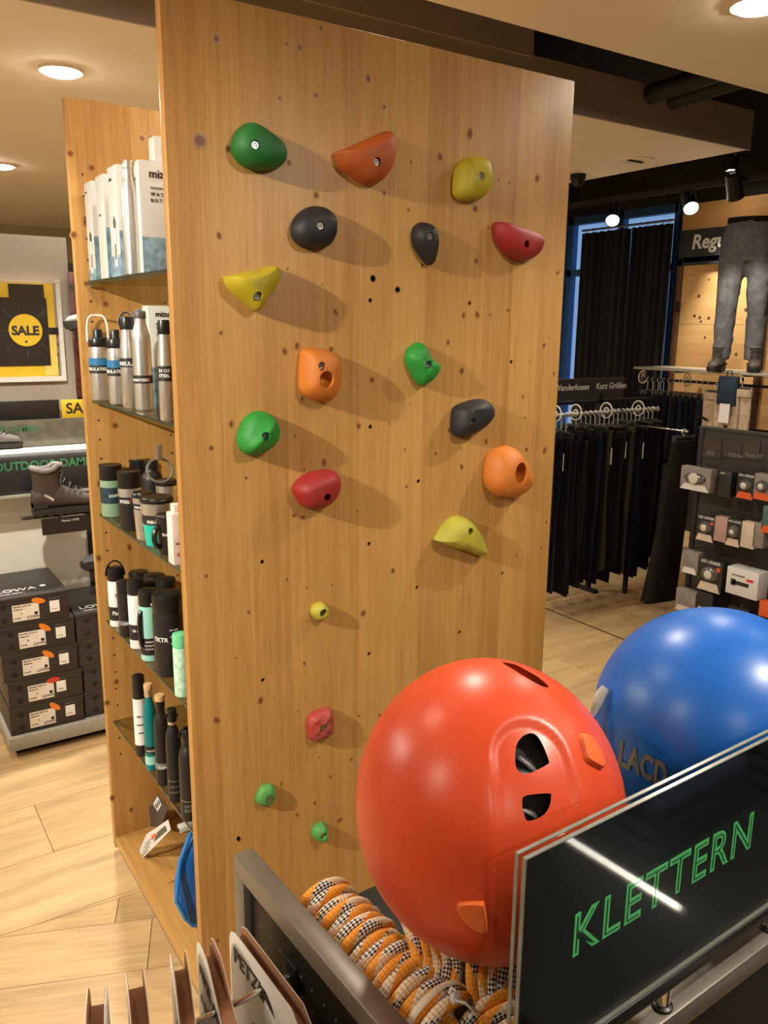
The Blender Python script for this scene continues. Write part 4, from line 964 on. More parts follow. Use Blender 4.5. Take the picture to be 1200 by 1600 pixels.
BLSH = mat('blue_shell', (22, 102, 200), .34, var=.02, spec=.5)
hel2 = thing('climbing_helmet', 'plain blue climbing helmet with grey brand lettering', 'helmet', (BC.x, BC.y, BC.z - .12))
shell(BE, math.radians(112), 'shell', BLSH, hel2, nu=96, nv=60)
shell(BE, math.radians(108), 'liner', MATS['black_foam'], hel2, k=.90, nu=40, nv=24)
def warp(p):
    x, y = p.x * .62, p.y
    q, n = BE.hit(966 + x * .90 + y * .10, 1192 + x * .46 - y * .99); return q + n * (.0012 + p.z)
wtext('LACD', 50, None, mat('brand_grey', (122, 120, 116), .4), hel2, warp=warp, bold=2.0, extrude=.0002, space=1.05)
a, b, c_, d_ = deep(946, 1074, 1.10), deep(939, 1084, 1.10), deep(932, 1104, 1.10), deep(922, 1128, 1.10)
g = G(); g.tube([a, b, c_, d_], [.006, .0085, .007, .004], 12, squash=(1., .7)); wobj(g, 'buckle', mat('grey_buckle', (186, 182, 174), .3), hel2)
g = G(); g.tube([c_ + Vector((.004, 0, 0)), d_, deep(922, 1160, 1.10), deep(935, 1215, 1.09)], .0045, 8); wobj(g, 'strap', mat('blue_strap', (70, 120, 200), .6), hel2)
# stands that carry the helmets
STND = mat('taupe_metal', (118, 98, 84), .5)
for c, lab in ((OC + Vector((-.01, .02, 0)), 'taupe flat post stand under the orange helmet'), (BC, 'taupe post stand under the blue helmet')):
    t = thing('helmet_stand', lab, 'stand', (c.x, c.y, TRAY), group='helmet stands in the rack')
    g = G(); g.box((-.009, -.003, .004), (.009, .003, c.z - TRAY - .06)); g.obj('post', STND, t)
    g = G(); g.lathe([(.05, 0), (.05, .003), (.012, .006)], 24); g.obj('foot', STND, t)
    g = G(); g.lathe([(.02, c.z - TRAY - .06), (.05, c.z - TRAY - .03), (.062, c.z - TRAY + .02), (.03, c.z - TRAY + .06), (.01, c.z - TRAY + .065)], 20); g.obj('head_form', MBLACK, t)

# ---- ropes
ROPE = ropemat()
def coil(name, label, a, b, rad, turns, rr=.0072, core=True, ph=0., flat=1.):
    a = Vector(a); b = Vector(b); ax = (b - a).normalized(); s_ = Vector((0, 0, 1)).cross(ax).normalized(); up = ax.cross(s_)
    t = thing(name, label, 'rope', (a + b) / 2 - Vector((0, 0, rad)), group='climbing rope coils in the rack tray')
    pts = []; n = 26
    for i in range(int(turns * n) + 1):
        w = i / n; th = 2 * math.pi * w + ph; wob = 1 + .05 * math.sin(w * 2.3) + .03 * math.sin(w * 5.1)
        pts.append(a + (b - a) * (w / turns) + (s_ * math.cos(th) + up * math.sin(th) * flat) * rad * wob + ax * (.006 * math.sin(th)))
    g = G(); g.tube(pts, rr, 10, uvlen=rr * 2); wobj(g, 'wraps', ROPE, t, angle=80)
    if core:
        for k in range(5):
            q = 2 * math.pi * k / 5; off = (s_ * math.cos(q) + up * math.sin(q) * flat) * rad * .55
            g = G(); g.tube([a - ax * .012 + off * .8, a.lerp(b, .3) + off, a.lerp(b, .7) + off, b + ax * .012 + off * .8], rr, 8, uvlen=rr * 2); wobj(g, 'core_strand', ROPE, t, angle=80)
    return t
t = coil('rope_coil', 'orange and white climbing rope coil wrapped along the side rail', (.444, .815, .962), (.462, .575, .962), .044, 15.5)
tp = RM @ Vector((0, 0, 0))
q = Vector((.4615, .588, .962)); g = G(); g.tube([q + Vector((.052 * math.cos(a), .004 * math.sin(2 * a), .052 * math.sin(a))) for a in [2 * math.pi * i / 28 for i in range(28)]], .004, 8, closed=True, squash=(.3, 1.)); wobj(g, 'paper_band', mat('paper_tape', (222, 208, 182), .6), t)
coil('rope_coil', 'orange and white rope coil lying beneath the sign corner', (.520, .560, .955), (.500, .470, .955), .046, 6.0, ph=1.)
def hank(label, strands, t0):
    t = thing('rope_hank', label, 'rope', (t0.x, t0.y, TRAY), group='upright rope hanks around the helmet post')
    for pts in strands:
        g = G(); loop = [Vector(p) for p in pts]; fine = []
        for i in range(len(loop) - 1):
            A, B, C_, D = loop[max(0, i - 1)], loop[i], loop[i + 1], loop[min(len(loop) - 1, i + 2)]
            for k in range(8):
                w = k / 8; fine.append(.5 * ((2 * B) + (C_ - A) * w + (2 * A - 5 * B + 4 * C_ - D) * w * w + (3 * B - A - 3 * C_ + D) * w ** 3))
        fine.append(loop[-1]); g.tube(fine, .0074, 10, uvlen=.0148, uv0=len(COL.objects) * 1.37 % 7); wobj(g, 'strand', ROPE, t, angle=80)
    return t
st = []
for i in range(5):
    st.append([deep(618 + i * 15, 1405 + 6 * i, .99 - .005 * i), deep(640 + i * 15, 1450 + 5 * i, .955 - .004 * i), deep(652 + i * 15, 1500 + 3 * i, .925), deep(646 + i * 14, 1560, .90), deep(640 + i * 14, 1610, .885)])
hank('leaning orange and white rope strands left of the helmet post', st, deep(660, 1560, .90))
st = []
for i in range(6):
    st.append([deep(752 + i * 19, 1430, .93), deep(742 + i * 18, 1475, .915), deep(738 + i * 15, 1530, .90), deep(748 + i * 12, 1590, .885), deep(756 + i * 11, 1640, .865)])
hank('upright orange and white rope strands right of the helmet post', st, deep(770, 1560, .88))
g = G()
t = thing('cable_tie', 'white looped plastic tie at the foot of the helmet post', 'cable tie', deep(712, 1560, .86))
o = t.location.copy()
g.tube([deep(702, 1552, .86), deep(706, 1543, .86), deep(712, 1548, .855), deep(708, 1562, .855), deep(728, 1568, .85), deep(740, 1580, .85), deep(733, 1592, .85)], .0016, 8); wobj(g, 'loop', PLASTW, t)
g = G(); g.box(tuple(o + Vector((-.005, -.004, -.004))), tuple(o + Vector((.005, .004, .006))), bev=.001); wobj(g, 'lock', PLASTW, t)

# ---- hook with carded hardware
HZ = .928; HY = .775
t = thing('peg_hook', 'steel peg hook sticking out of the rack side', 'hook', (.375, HY, HZ), RA)
g = G(); g.tube([(.016, 0, 0), (-.15, 0, .0), (-.30, 0, .002), (-.335, 0, .012)], .0042, 12); g.obj('rod', CHROME, t)
g = G(); g.box((.004, -.016, -.02), (.0095, .016, .02), bev=.001); g.obj('back_plate', BLKM, t)
KRAFT = mat('kraft_board', (150, 104, 72), .8, var=.1); CARDW = mat('coated_card', (216, 210, 202), .55, var=.03)
cardp = [(.085, -.20), (.085, .018), (.080, .030), (.068, .038), (.035, .040), (.02, .034), (-.085, -.035), (-.085, -.20)]
bigp = [(.088, -.22), (.088, .012), (.083, .024), (.07, .030), (-.075, .030), (-.10, .010), (-.10, -.22)]
slot = [(.012, -.008), (.004, .006), (-.012, .006), (-.026, -.003), (-.034, -.014), (-.012, -.007), (0, -.010)]
def pack(x, label, poly, gap=.018, words=(), tilt=0.):
    t = thing('carded_carabiner', label, 'packaging', (.375 + x, HY, HZ), RA + tilt, group='hardware packs on the peg hook')
    YZ = frame((0, 0, 0), (0, 1, 0), (0, 0, 1))           # local polygon x -> y, y -> z, extrude -> +x
    for k, (x0, white) in enumerate(((-gap / 2, -1), (gap / 2, 1))):
        a, b = (0, .0008) if white < 0 else (.0008, .0016)
        g = G(); g.prism(poly, x0 + a, x0 + b, M=YZ); f = g.obj('card_face', CARDW, t)
        a, b = (.0008, .0016) if white < 0 else (0, .0008)
        g = G(); g.prism([(p[0] * .985, p[1]) for p in poly], x0 + a, x0 + b, M=YZ); g.obj('kraft_lining', KRAFT, f)
        if k == 0:
            g = G(); g.prism(slot, x0 - .0006, x0 + .0002, M=YZ); g.obj('hang_slot', INK, f)
            for s_, y, zz, size, m in words: text(s_, size, SIDE(x0 - .0007, y, zz), m, f, bold=size * .015)
    g = G(); g.box((-gap / 2 + .0016, -.08, -.20), (gap / 2, .078, .006)); g.obj('inner_box', KRAFT, t)
    return t
pack(-.026, 'large white hardware card reading PETZL, nearest the rack panel', bigp, .014, [('PETZL', .075, -.012, .030, INK), ('GRIGRI', .03, -.085, .030, LGREY), ('BELAY', -.02, -.06, .012, INK), ('DEVICE', -.02, -.075, .012, INK)])
pack(-.083, 'white hardware card with black logo, second from the rack panel', cardp, .016, [('PETZL', .07, -.005, .020, INK), ('SM\'D', .07, -.045, .016, LGREY), ('Carabiner', .07, -.07, .010, LGREY)], tilt=-.16)
pack(-.126, 'folded white and kraft card, third from the rack panel', cardp, .017, tilt=-.27)
pack(-.177, 'folded white and kraft card, fourth from the rack panel', cardp, .019, tilt=-.25)
pack(-.226, 'folded white and kraft card at the outer end of the hook', cardp, .019, tilt=-.33)

# ---- unseen dark table with light bar, added for the sign to mirror
tb = thing('added_reflection_table', 'added unseen black low table with a light bar, mirrored in the sign', 'display table', (2.0, -.5, 0))
def tbox(name, lo, hi, m, bev=0): g = G(); g.box(lo, hi, bev=bev); return wobj(g, name, m, tb)
tbox('body', (.98, -1.5, .0), (3.2, .18, .46), MBLACK, .004); tbox('top', (.94, -1.55, .46), (3.3, .20, .49), MBLACK, .003)
tbox('light_bar', (1.408, -.36, .492), (1.420, -.01, .500), glow('bar_glow', (1, .93, .8), 7)); tbox('bar_holder', (1.40, -.37, .4885), (1.428, .0, .492), GRAPH)
for i, (x, y, c) in enumerate(((1.7, -.3, (44, 60, 84)), (2.2, -.25, (40, 40, 44)), (2.7, -.3, (70, 66, 60)), (1.8, -.95, (36, 38, 44)), (2.5, -1., (52, 44, 40)))):
    t = thing('folded_jacket', '%s folded jacket stacked on the low black table' % ['blue', 'black', 'grey', 'dark slate', 'brown'][i], 'jacket', (x, y, .491)); 
    for k in range(3):
        g = G(); g.box((-.2, -.17, k * .05), (.2, .17, k * .05 + .046), bev=.018); g.obj('fold', mat('jacket_%d' % i, c, .8, var=.2), t)
# ================================================================== shoe display on the left
GY0 = at(17, 1189, 2, 0).y            # front of the plinth
GYW = GY0 + .42                       # display wall
GX0, GX1 = at(16, 1175, 1, GY0).x, 1.75
WPAN = mat('white_panel', (226, 222, 210), .7, var=.03); GPAN = mat('grey_panel', (150, 140, 128), .75, var=.04, scale=5); ALU = mat('light_grey_metal', (150, 146, 136), .5, var=.05)
YELL = mat('sale_yellow', (206, 172, 36), .5, var=.03); SLATE = mat('slate_sign', (34, 34, 36), .25, var=.1); DGREEN = mat('dull_green_letters', (40, 104, 64), .5, var=.1)
gon = thing('shoe_gondola', 'white and grey shoe display wall with a metal plinth', 'display wall', ((GX0 + GX1) / 2, GYW, 0))
def gbox(name, lo, hi, m, t=gon, bev=0, parent=None):
    g = G(); g.box(lo, hi, bev=bev)
    return wobj(g, name, m, t) if parent is None else sub(parent, g, name, m)
ztop = at(50, 368, 1, GYW).z; zm = at(70, 763, 1, GYW).z
XG = at(112, 500, 1, GYW).x
gbox('upper_panel', (GX0, GYW, zm), (XG, GYW + .04, ztop), GPAN); gbox('lower_panel', (GX0, GYW, .1), (GX1, GYW + .04, zm), WPAN)
zp = at(15, 1156, 1, GY0).z
gbox('plinth', (GX0, GY0, .035), (GX1, GYW, zp), ALU, bev=.003); gbox('kick_board', (GX0 + .03, GY0 + .05, 0), (GX1, GYW, .035), MBLACK)
gbox('side_post', (XG, GYW - .01, .1), (XG + .05, GYW + .04, ztop - .1), MBLACK)
zs = at(70, 703, 1, GYW - .2).z
sh_ = gbox('shoe_ledge', (GX0 + .02, GYW - .2, zs - .008), (GX1, GYW, zs + .004), WPAN)
g = G(); g.box((GX0 + .02, GYW - .203, zs - .006), (GX1, GYW - .1995, zs + .003)); sub(sh_, g, 'led_strip', glow('led_profile', (1, .95, .85), 2.2))
l = bpy.data.lights.new('ledge_led', 'AREA'); l.shape = 'RECTANGLE'; l.size = 1.2; l.size_y = .02; l.energy = 1.4; l.color = WARM
lo = bpy.data.objects.new('ledge_led', l); COL.objects.link(lo); lo.parent = sh_; lo.location = ((GX0 + GX1) / 2, GYW - .19, zs - .012); lo.rotation_euler = (math.radians(12), 0, 0)
# poster in a clip frame
yq = GYW - .012
a = at(-14, 441, 1, yq); b = at(93, 591, 1, yq)
pt = thing('sale_poster', 'black and yellow SALE poster in a white frame on the grey panel', 'poster', ((a.x + b.x) / 2, yq, b.z))
def pb(name, px0, py0, px1, py1, d, m, th=.001, parent=None):
    p, q = at(px0, py0, 1, yq), at(px1, py1, 1, yq); g = G(); g.box((p.x, yq - d - th, q.z), (q.x, yq - d, p.z))
    return wobj(g, name, m, pt) if parent is None else sub(parent, g, name, m)
sheet = pb('sheet', -14, 441, 93, 591, -.010, YELL, .008)
pb('print', 12, 443, 70, 475, .0, SLATE, parent=sheet); pb('print', 76, 512, 93, 523, .0, SLATE, parent=sheet); pb('print', -12, 464, 80, 571, .0015, SLATE, parent=sheet)
pb('print', 66, 522, 92, 586, .0, mat('pale_yellow_print', (214, 190, 96), .5), parent=sheet)
cc = at(40, 516, 1, yq); rr = (at(66, 516, 1, yq).x - cc.x)
g = G(); g.lathe([(rr, 0), (rr, .0008)], 40, M=FRONT(cc.x, yq - .0026, cc.z)); sub(sheet, g, 'disc', YELL)
p = at(40, 523, 1, yq)
wtext('SALE', .050, FRONT(p.x, yq - .0038, p.z), INK, pt, parent=sheet, bold=.0022, align='CENTER', extrude=.0003)
p = at(41, 534, 1, yq); g = G(); g.lathe([(.005, 0), (.005, .0005)], 12, M=FRONT(p.x, yq - .0038, p.z)); sub(sheet, g, 'dot', INK)
for i in range(7):
    p = at(70 + (i % 2) * 11, 532 + i * 8, 1, yq); wtext('SALE', .014, FRONT(p.x, yq - .0004, p.z), INK, pt, parent=sheet, bold=.0006, extrude=.0002)
for ang in range(0, 360, 45):
    ca, sa = math.cos(math.radians(ang)), math.sin(math.radians(ang)); g = G(); g.tube([cc + Vector((ca * (rr + .012), -.0034, sa * (rr + .012))), cc + Vector((ca * (rr + .05), -.0034, sa * (rr + .05)))], .0012, 5, squash=(.3, 1))
    sub(sheet, g, 'arrow', LGREY)
for x0, y0, x1, y1 in ((-16, 437, 95, 442), (-16, 590, 97, 595), (92, 437, 97, 595), (-19, 437, -14, 595)): pb('frame', x0, y0, x1, y1, .002, WHITE, .008)
# signs along the wall
def hsign(name, label, px0, py0, px1, py1, y, m, words=(), edge=None):
    p, q = at(px0, py0, 1, y), at(px1, py1, 1, y)
    t = thing(name, label, 'sign', ((p.x + q.x) / 2, y, q.z)); g = G(); g.box((p.x, y - .004, q.z), (q.x, y, p.z), bev=.0006); o = wobj(g, 'panel', m, t)
    for s_, wx, wy, size, mm in words: w = at(wx, wy, 1, y); wtext(s_, size, FRONT(w.x, y - .0046, w.z), mm, t, parent=o, bold=size * .02)
    if edge: g = G(); g.box((p.x, y - .02, q.z - .010), (q.x, y + .01, q.z - .0005)); wobj(g, 'clip_rail', edge, t)
    return t
hsign('sale_sign', 'small yellow SALE sign standing on the sign rail', 95, 625, 150, 652, GYW - .09, YELL, [('SALE', 103, 646, .062, INK)])
hsign('dark_header_sign', 'long black blank header strip above the DAMEN sign', -40, 629, 94, 656, GYW - .06, SLATE, edge=ALU)
hsign('category_sign', 'grey translucent sign reading DAMEN', -60, 661, 150, 692, GYW - .12, mat('grey_acrylic', (92, 90, 82), .2, var=.2), [('OUTDOOR DAMEN', -66, 680, .034, DGREEN)], edge=ALU)
hsign('category_sign', 'black sign reading OUTDOOR DAMEN in green above the boot', -45, 711, 160, 760, GYW - .13, SLATE, [('OUTDOOR DAMEN', -10, 737, .047, DGREEN)], edge=ALU)
hsign('photo_strip', 'narrow dark photo poster strip beside the shelf unit', 106, 425, 128, 620, GYW - .03, mat('photo_print', (86, 44, 44), .4, var=.9, scale=18))
# ---- boots and shoes
BRN = mat('brown_leather', (58, 46, 40), .65, var=.2, scale=30); SOLE = mat('black_rubber', (32, 31, 31), .6); GRYS = mat('grey_suede', (104, 98, 96), .7, var=.15); LACE = mat('dark_lace', (60, 56, 54), .7); LILA = mat('lilac_lining', (140, 112, 116), .7)
def boot(name, label, loc, rz, L=.27, H=.19, high=True, up=BRN, sole=SOLE, col=GRYS, mark=None, parent=None, cat='boot'):
    if parent is None: t = thing(name, label, cat, loc, rz)
    else:
        t = bpy.data.objects.new(name, None); COL.objects.link(t); t.parent = parent; t.location = loc; t.rotation_euler = (0, 0, rz)
    k = L / .27
    prof = [(.0, .030, .028), (.02, .036, .034), (.07, .036, .036), (.13, .036, .038), (.18, .042, .036), (.225, .044, .034), (.255, .034, .030), (.27, .016, .026)]
    def ring(x, w, z, n=16): return x, w, z
    # sole
    out = [(x * k, -w * k) for x, w, _ in prof] + [(x * k, w * k) for x, w, _ in reversed(prof)]
    g = G(); g.prism(out, 0, .022 * k); g.prism([(x * 1.012 - .001, y * 1.05) for x, y in out], .010 * k, .026 * k)
    for i in range(7):
        x = (.012 + i * .038) * k; w = interp([(b, a) for a, b, _ in prof], x / k) * k if False else .034 * k
        g.box((x, -w, -.006 * k), (x + .02 * k, w, 0))
    g.obj('sole', sole, t)
    # foot part as stations along x
    tops = [(.0, .10), (.03, .125), (.07, .13), (.11, .122), (.15, .098), (.19, .080), (.225, .070), (.25, .060), (.262, .045)]
    rings = []
    for x, zt_ in tops:
        w = .0
        for (xa, wa, _), (xb, wb, _) in zip(prof, prof[1:]):
            if xa <= x <= xb: w = wa + (wb - wa) * (x - xa) / (xb - xa)
        zt2 = zt_ if high else zt_ * .78
        r_ = []
        for i in range(16):
            a = 2 * math.pi * i / 16; c, s_ = math.cos(a), math.sin(a)
            yy = w * .93 * math.copysign(abs(c) ** .75, c) * (1 if s_ < 0 else 1 - .35 * s_ * (.5 if x > .2 else 1))
            zz = .022 + (zt2 - .022) * (.5 + .5 * math.copysign(abs(s_) ** .8, s_))
            r_.append((x * k, yy * k, zz * k))
        rings.append(r_)
    g = G(); g.loft(rings)
    if high:
        rr_ = []
        for z_, cx_, rx_, ry_ in ((.06, .062, .058, .033), (.10, .060, .056, .033), (.14, .058, .052, .034), (.17, .060, .055, .037), (H / k, .062, .058, .039)):
            rr_.append([(a * k, b * k, z_ * k) for a, b, _ in ell(18, rx_, ry_, cx_, 0, p=2.3)])
        g.loft(rr_)
    g.obj('upper', up, t, angle=60)
    if high:
        g = G(); g.tube([(a * k, b * k, (H / k) * k + (.012 * k if a > .09 else .006 * math.cos(a * 60) * k)) for a, b, _ in ell(20, .055, .037, .062, 0, p=2.3)], .011 * k, 8, closed=True); g.obj('collar', col, t)
        g = G(); g.loft([[(.112 * k, -.02 * k, .12 * k), (.118 * k, .0, .122 * k), (.112 * k, .02 * k, .12 * k), (.105 * k, 0, .12 * k)], [(.118 * k, -.022 * k, H + .018 * k), (.126 * k, 0, H + .022 * k), (.118 * k, .022 * k, H + .018 * k), (.110 * k, 0, H + .018 * k)]]); g.obj('tongue', col, t)
    n = 6 if high else 4
    for i in range(n):
        w = i / (n - 1); x = (.185 - .072 * min(1, w * 1.5)) * k; z_ = ((.086 if high else .066) + (H / k - .09) * (w ** 1.3 if high else w * .35)) * k
        g = G(); g.tube([(x - .004, -.028 * k, z_ - .008), (x + .008 * k, -.012 * k, z_ + .004), (x + .011 * k, 0, z_ + .006), (x + .008 * k, .012 * k, z_ + .004), (x - .004, .028 * k, z_ - .008)], .0028 * k, 6); g.obj('lace', LACE, t)
    g = G(); g.loft([[(x * k, s_ * .0375 * k, z_ * k) for x, z_ in ((.0, .03), (.05, .03), (.05, .045), (.0, .05))] for s_ in (-1.03, 1.03)]); g.obj('heel_cup', sole, t)
    if mark: text(mark, .014 * k, Matrix.Rotation(0, 4, 'Z') @ FRONT(.04 * k, -.036 * k, .082 * k) @ Matrix.Rotation(math.radians(-38), 4, 'Z'), PLASTW, t, bold=.0004)
    return t
by = GYW - .24
p = at(52, 805, 1, by); bt = boot('hiking_boot', 'dark brown hiking boot with grey collar on a wall bracket', (p.x, by, p.z), 0, L=.27, H=.185, mark='LOWA')
br = thing('shoe_bracket', 'black wall bracket with a price bar under the brown boot', 'bracket', (p.x, GYW - .05, p.z - .03))
a, b = at(64, 809, 1, by - .03), at(150, 822, 1, by - .03)
g = G(); g.box((a.x, by - .035, b.z - .012), (b.x + .05, by - .03, a.z - .006)); wobj(g, 'price_bar', SLATE, br)
g = G(); g.box((p.x - .045, by - .02, p.z - .012), (p.x + .22, by + .02, p.z - .006)); wobj(g, 'plate', MBLACK, br)
g = G(); g.tube([(p.x + .1, by, p.z - .012), (p.x + .1, GYW, p.z - .05)], .008, 8); wobj(g, 'arm', MBLACK, br)
w = at(96, 815, 1, by - .03); wtext('Mauria 119.95', .012, FRONT(w.x, by - .0356, w.z), PLASTW, br)
p = at(-45, 704, 1, GYW - .12); boot('hiking_boot', 'grey lilac-lined walking boot on the white ledge', (p.x, GYW - .12, zs + .0105), 0, L=.19, H=.12, up=GRYS, col=LILA)
p = at(101, 512, 1, by); t = boot('running_shoe', 'grey and black shoe toe poking out past the photo strip', (p.x + .25, by, p.z), math.pi, L=.25, high=False, up=mat('grey_mesh', (150, 146, 144), .6, var=.15, scale=80), cat='shoe')
p = at(127, 888, 1, by); t = boot('trail_shoe', 'dark grey shoe heel on a bracket below the brown boot', (p.x + .25, by, p.z), math.pi, L=.25, high=False, up=mat('charcoal_mesh', (74, 74, 76), .6, var=.2, scale=80), cat='shoe')
for px, py, nm in ((101, 512, 'black bracket under the grey shoe toe'), (127, 888, 'black bracket under the dark grey shoe')):
    p = at(px, py, 1, by); br = thing('shoe_bracket', nm, 'bracket', (p.x + .1, GYW - .05, p.z - .03))
    g = G(); g.box((p.x + .02, by - .02, p.z - .012), (p.x + .22, by + .02, p.z - .0065)); wobj(g, 'plate', MBLACK, br)
    g = G(); g.tube([(p.x + .1, by, p.z - .012), (p.x + .1, GYW, p.z - .05)], .008, 8); wobj(g, 'arm', MBLACK, br)
    g = G(); g.box((p.x + .03, by - .03, p.z - .055), (p.x + .06, by - .024, p.z - .0065)); wobj(g, 'price_bar', SLATE, br)
# ---- shoe boxes
BOXB = mat('black_box_card', (46, 42, 40), .5, var=.12, scale=8); STKO = mat('orange_sticker', (222, 128, 40), .5); STKW = mat('sticker_white', (224, 216, 204), .6)
BH = .1135
def shoebox(label, x0, y0, z0, w, dz=.36, h=BH, full=True, group='black shoe boxes on the plinth', seed=0, red=False):
    rnd = random.Random(seed)
    t = thing('shoe_box', label, 'shoe box', (x0 + w / 2, y0 + dz / 2, z0), group=group)
    X = -w / 2; Y = -dz / 2
    g = G(); g.box((X + .002, Y + .002, 0), (-X - .002, -Y - .002, h - .03), bev=.001); g.box((X + .002, Y + .002, h - .032), (-X - .002, -Y - .002, h - .002)); bo = g.obj('box_body', BOXB, t)
    g = G(); g.box((X, Y, h - .014), (-X, -Y, h), bev=.0012); ld = g.obj('lid', BOXB, t)
    for zz in (.028, .082):
        g = G(); g.lathe([(.012, 0), (.0105, .0012)], 18, M=FRONT(X + .045, Y + .0014, zz)); g.obj('finger_hole', MBLACK, bo)
    if full:
        s0 = X + .075
        g = G(); g.box((s0, Y + .0008, .016), (s0 + .098, Y + .002, .082)); st_ = g.obj('size_sticker', STKW, bo)
        f = lambda s_, u, v, sz, m=INK: text(s_, sz, FRONT(s0 + u, Y + .0004, .016 + v), m, st_, bold=sz * .02)
        f('LOWA', .052, .006, .015); f('MAURIA GTX Ws', .004, .056, .0085); f('320942 9544', .004, .045, .0065); f(str(4 + seed), .03, .026, .010); f('1234 5678', .004, .010, .006)
        g = G(); g.box((s0 + .080, Y + .0003, .034), (s0 + .092, Y + .0008, .046)); g.obj('square_mark', INK, st_)
        g = G(); M = FRONT(s0 + .098, Y + .0002, .088) @ Matrix.Rotation(rnd.uniform(-.9, .1), 4, 'Z'); g.lathe([(1, 0), (.98, .0008)], 24, M=M @ Matrix.Diagonal((.026, .0115, 1, 1))); g.obj('oval_sticker', STKO if not red else LRED, bo)
        px_ = s0 + .138 - (.03 if red else 0)
        g = G(); g.box((px_, Y + .0008, .032), (px_ + .037, Y + .002, .088)); pt_ = g.obj('price_tag', PLASTW, bo)
        g = G(); g.box((px_, Y + .0002, .079), (px_ + .037, Y + .0008, .088)); g.obj('tag_header', INK, pt_)
        text('179.95', .008, FRONT(px_ + .005, Y + .0004, .04), INK, pt_)
    return t
yb = GY0 + .02
for i, (pxl, lab) in enumerate([(15, 'bottom black shoe box of the left stack, on the plinth'), (12, 'second black shoe box from the bottom with a red oval sticker'), (3, 'middle black shoe box of the left stack'), (-3, 'fourth black shoe box from the bottom of the left stack'), (-14, 'top black shoe box of the left stack with bare lid')]):
    x0 = at(pxl, 1128 - 42 * i, 1, yb).x; shoebox(lab, x0, yb, zp + .001 + i * (BH + .0008), .287, dz=.37, seed=i + 1, red=(i == 1))
p = at(50, 890, 1, yb + .2)
t = [o for o in COL.objects if o.get('label', '').startswith('top black shoe box')][0]
text('LOWA', .05, Matrix.Translation((-.11, -.10, BH + .0004)), PLASTW, t); text('simply more...', .016, Matrix.Translation((-.10, -.13, BH + .0004)), PLASTW, t)
g = G(); g.lathe([(.012, 0), (.011, .0008)], 16, M=Matrix.Translation((.07, -.07, BH))); g.obj('round_sticker', PLASTW, t)
for i, lab in enumerate(['bottom shoe box of the stack half behind the shelf panel', 'second shoe box of the stack half behind the shelf panel', 'third shoe box of the half-hidden stack, cut by the panel', 'top shoe box of the half-hidden stack with white logo lid']):
    x0 = at([132, 130, 121, 117][i], 1110 - 45 * i, 1, yb).x; t = shoebox(lab, x0 + .004, yb + .01, zp + .001 + i * (BH + .0008), .287, full=False, seed=i + 9)
text('LOWA', .05, Matrix.Translation((-.11, -.12, BH + .0004)), PLASTW, t); text('simply more...', .016, Matrix.Translation((-.10, -.15, BH + .0004)), PLASTW, t)
# ================================================================== clothing area on the right
FAB = {k: mat(k + '_cloth', c, .9, var=.18, scale=30, spec=.15) for k, c in dict(black=(14, 14, 15), navy=(19, 23, 36), charcoal=(30, 28, 28), olive=(58, 54, 42), brown=(36, 31, 29), grey=(98, 96, 98), beige=(190, 166, 140), slate=(26, 29, 40)).items()}
CLIP = clear('clear_plastic', (.86, .86, .86), .12); CLIPD = mat('smoke_clip', (70, 68, 66), .3)
def leg_slab(width0, width1, length, th, seed, dx=0., flare=0.):
    "hanging trouser leg folded flat in the local y-z plane, from z = 0 down"
    rnd = random.Random(seed); rings = []; a, b = rnd.random() * 6, rnd.random() * 6
    for i in range(13):
        u = i / 12; w = width0 + (width1 - width0) * u ** .8; z_ = -length * u
        x = dx + .005 * math.sin(3 * u + a) * u + .003 * math.sin(9 * u + b); y = flare * u + .012 * math.sin(4 * u + b) * u
        ring = []
        for q in ell(16, th * (.6 + .4 * math.sin(2 + 5 * u + a)) / 2 + .006, w / 2, p=2.8):
            ring.append((x + q[0] + .004 * math.sin(q[1] * 60 + a + 4 * u), y + q[1], z_))
        rings.append(ring)
    return rings
def size_disc(t, r, M):
    g = G(); g.lathe([(r, 0), (r, .003), (.014, .003), (.014, 0), (r, 0)], 26, M=M, cap=False); g.obj('disc', CLIP, t)
    for q, w in ((r, .0035), (.016, .003)):
        g = G(); g.tube([M @ Vector((q * math.cos(a), q * math.sin(a), .0015)) for a in [2 * math.pi * i / 26 for i in range(26)]], w, 6, closed=True); g.obj('rim', PLASTW, t)
def hanger(t, z0, m=CLIPD, w=.17, big=True):
    "hook reaching up to the rail at local z = z0, clip bar below it"
    g = G(); g.tube([(0, 0, -.005), (0, 0, z0 - .02)] + [(0, .018 * math.sin(a) - .0, z0 - .002 - .018 * math.cos(a) + .0) for a in (-.2, .6, 1.4, 2.2, 3.0, 3.8, 4.4)], .0022, 6); g.obj('hook', PLASTW, t)
    g = G(); g.box((-.006, -w / 2, -.008), (.006, w / 2, .006), bev=.002); g.obj('hanger_bar', m, t)
    for s_ in (-1, 1):
        g = G(); g.box((-.011, s_ * w * .42 - .010, -.032), (.011, s_ * w * .42 + .010, .004), bev=.003); g.obj('clip', CLIP if s_ < 0 else m, t)
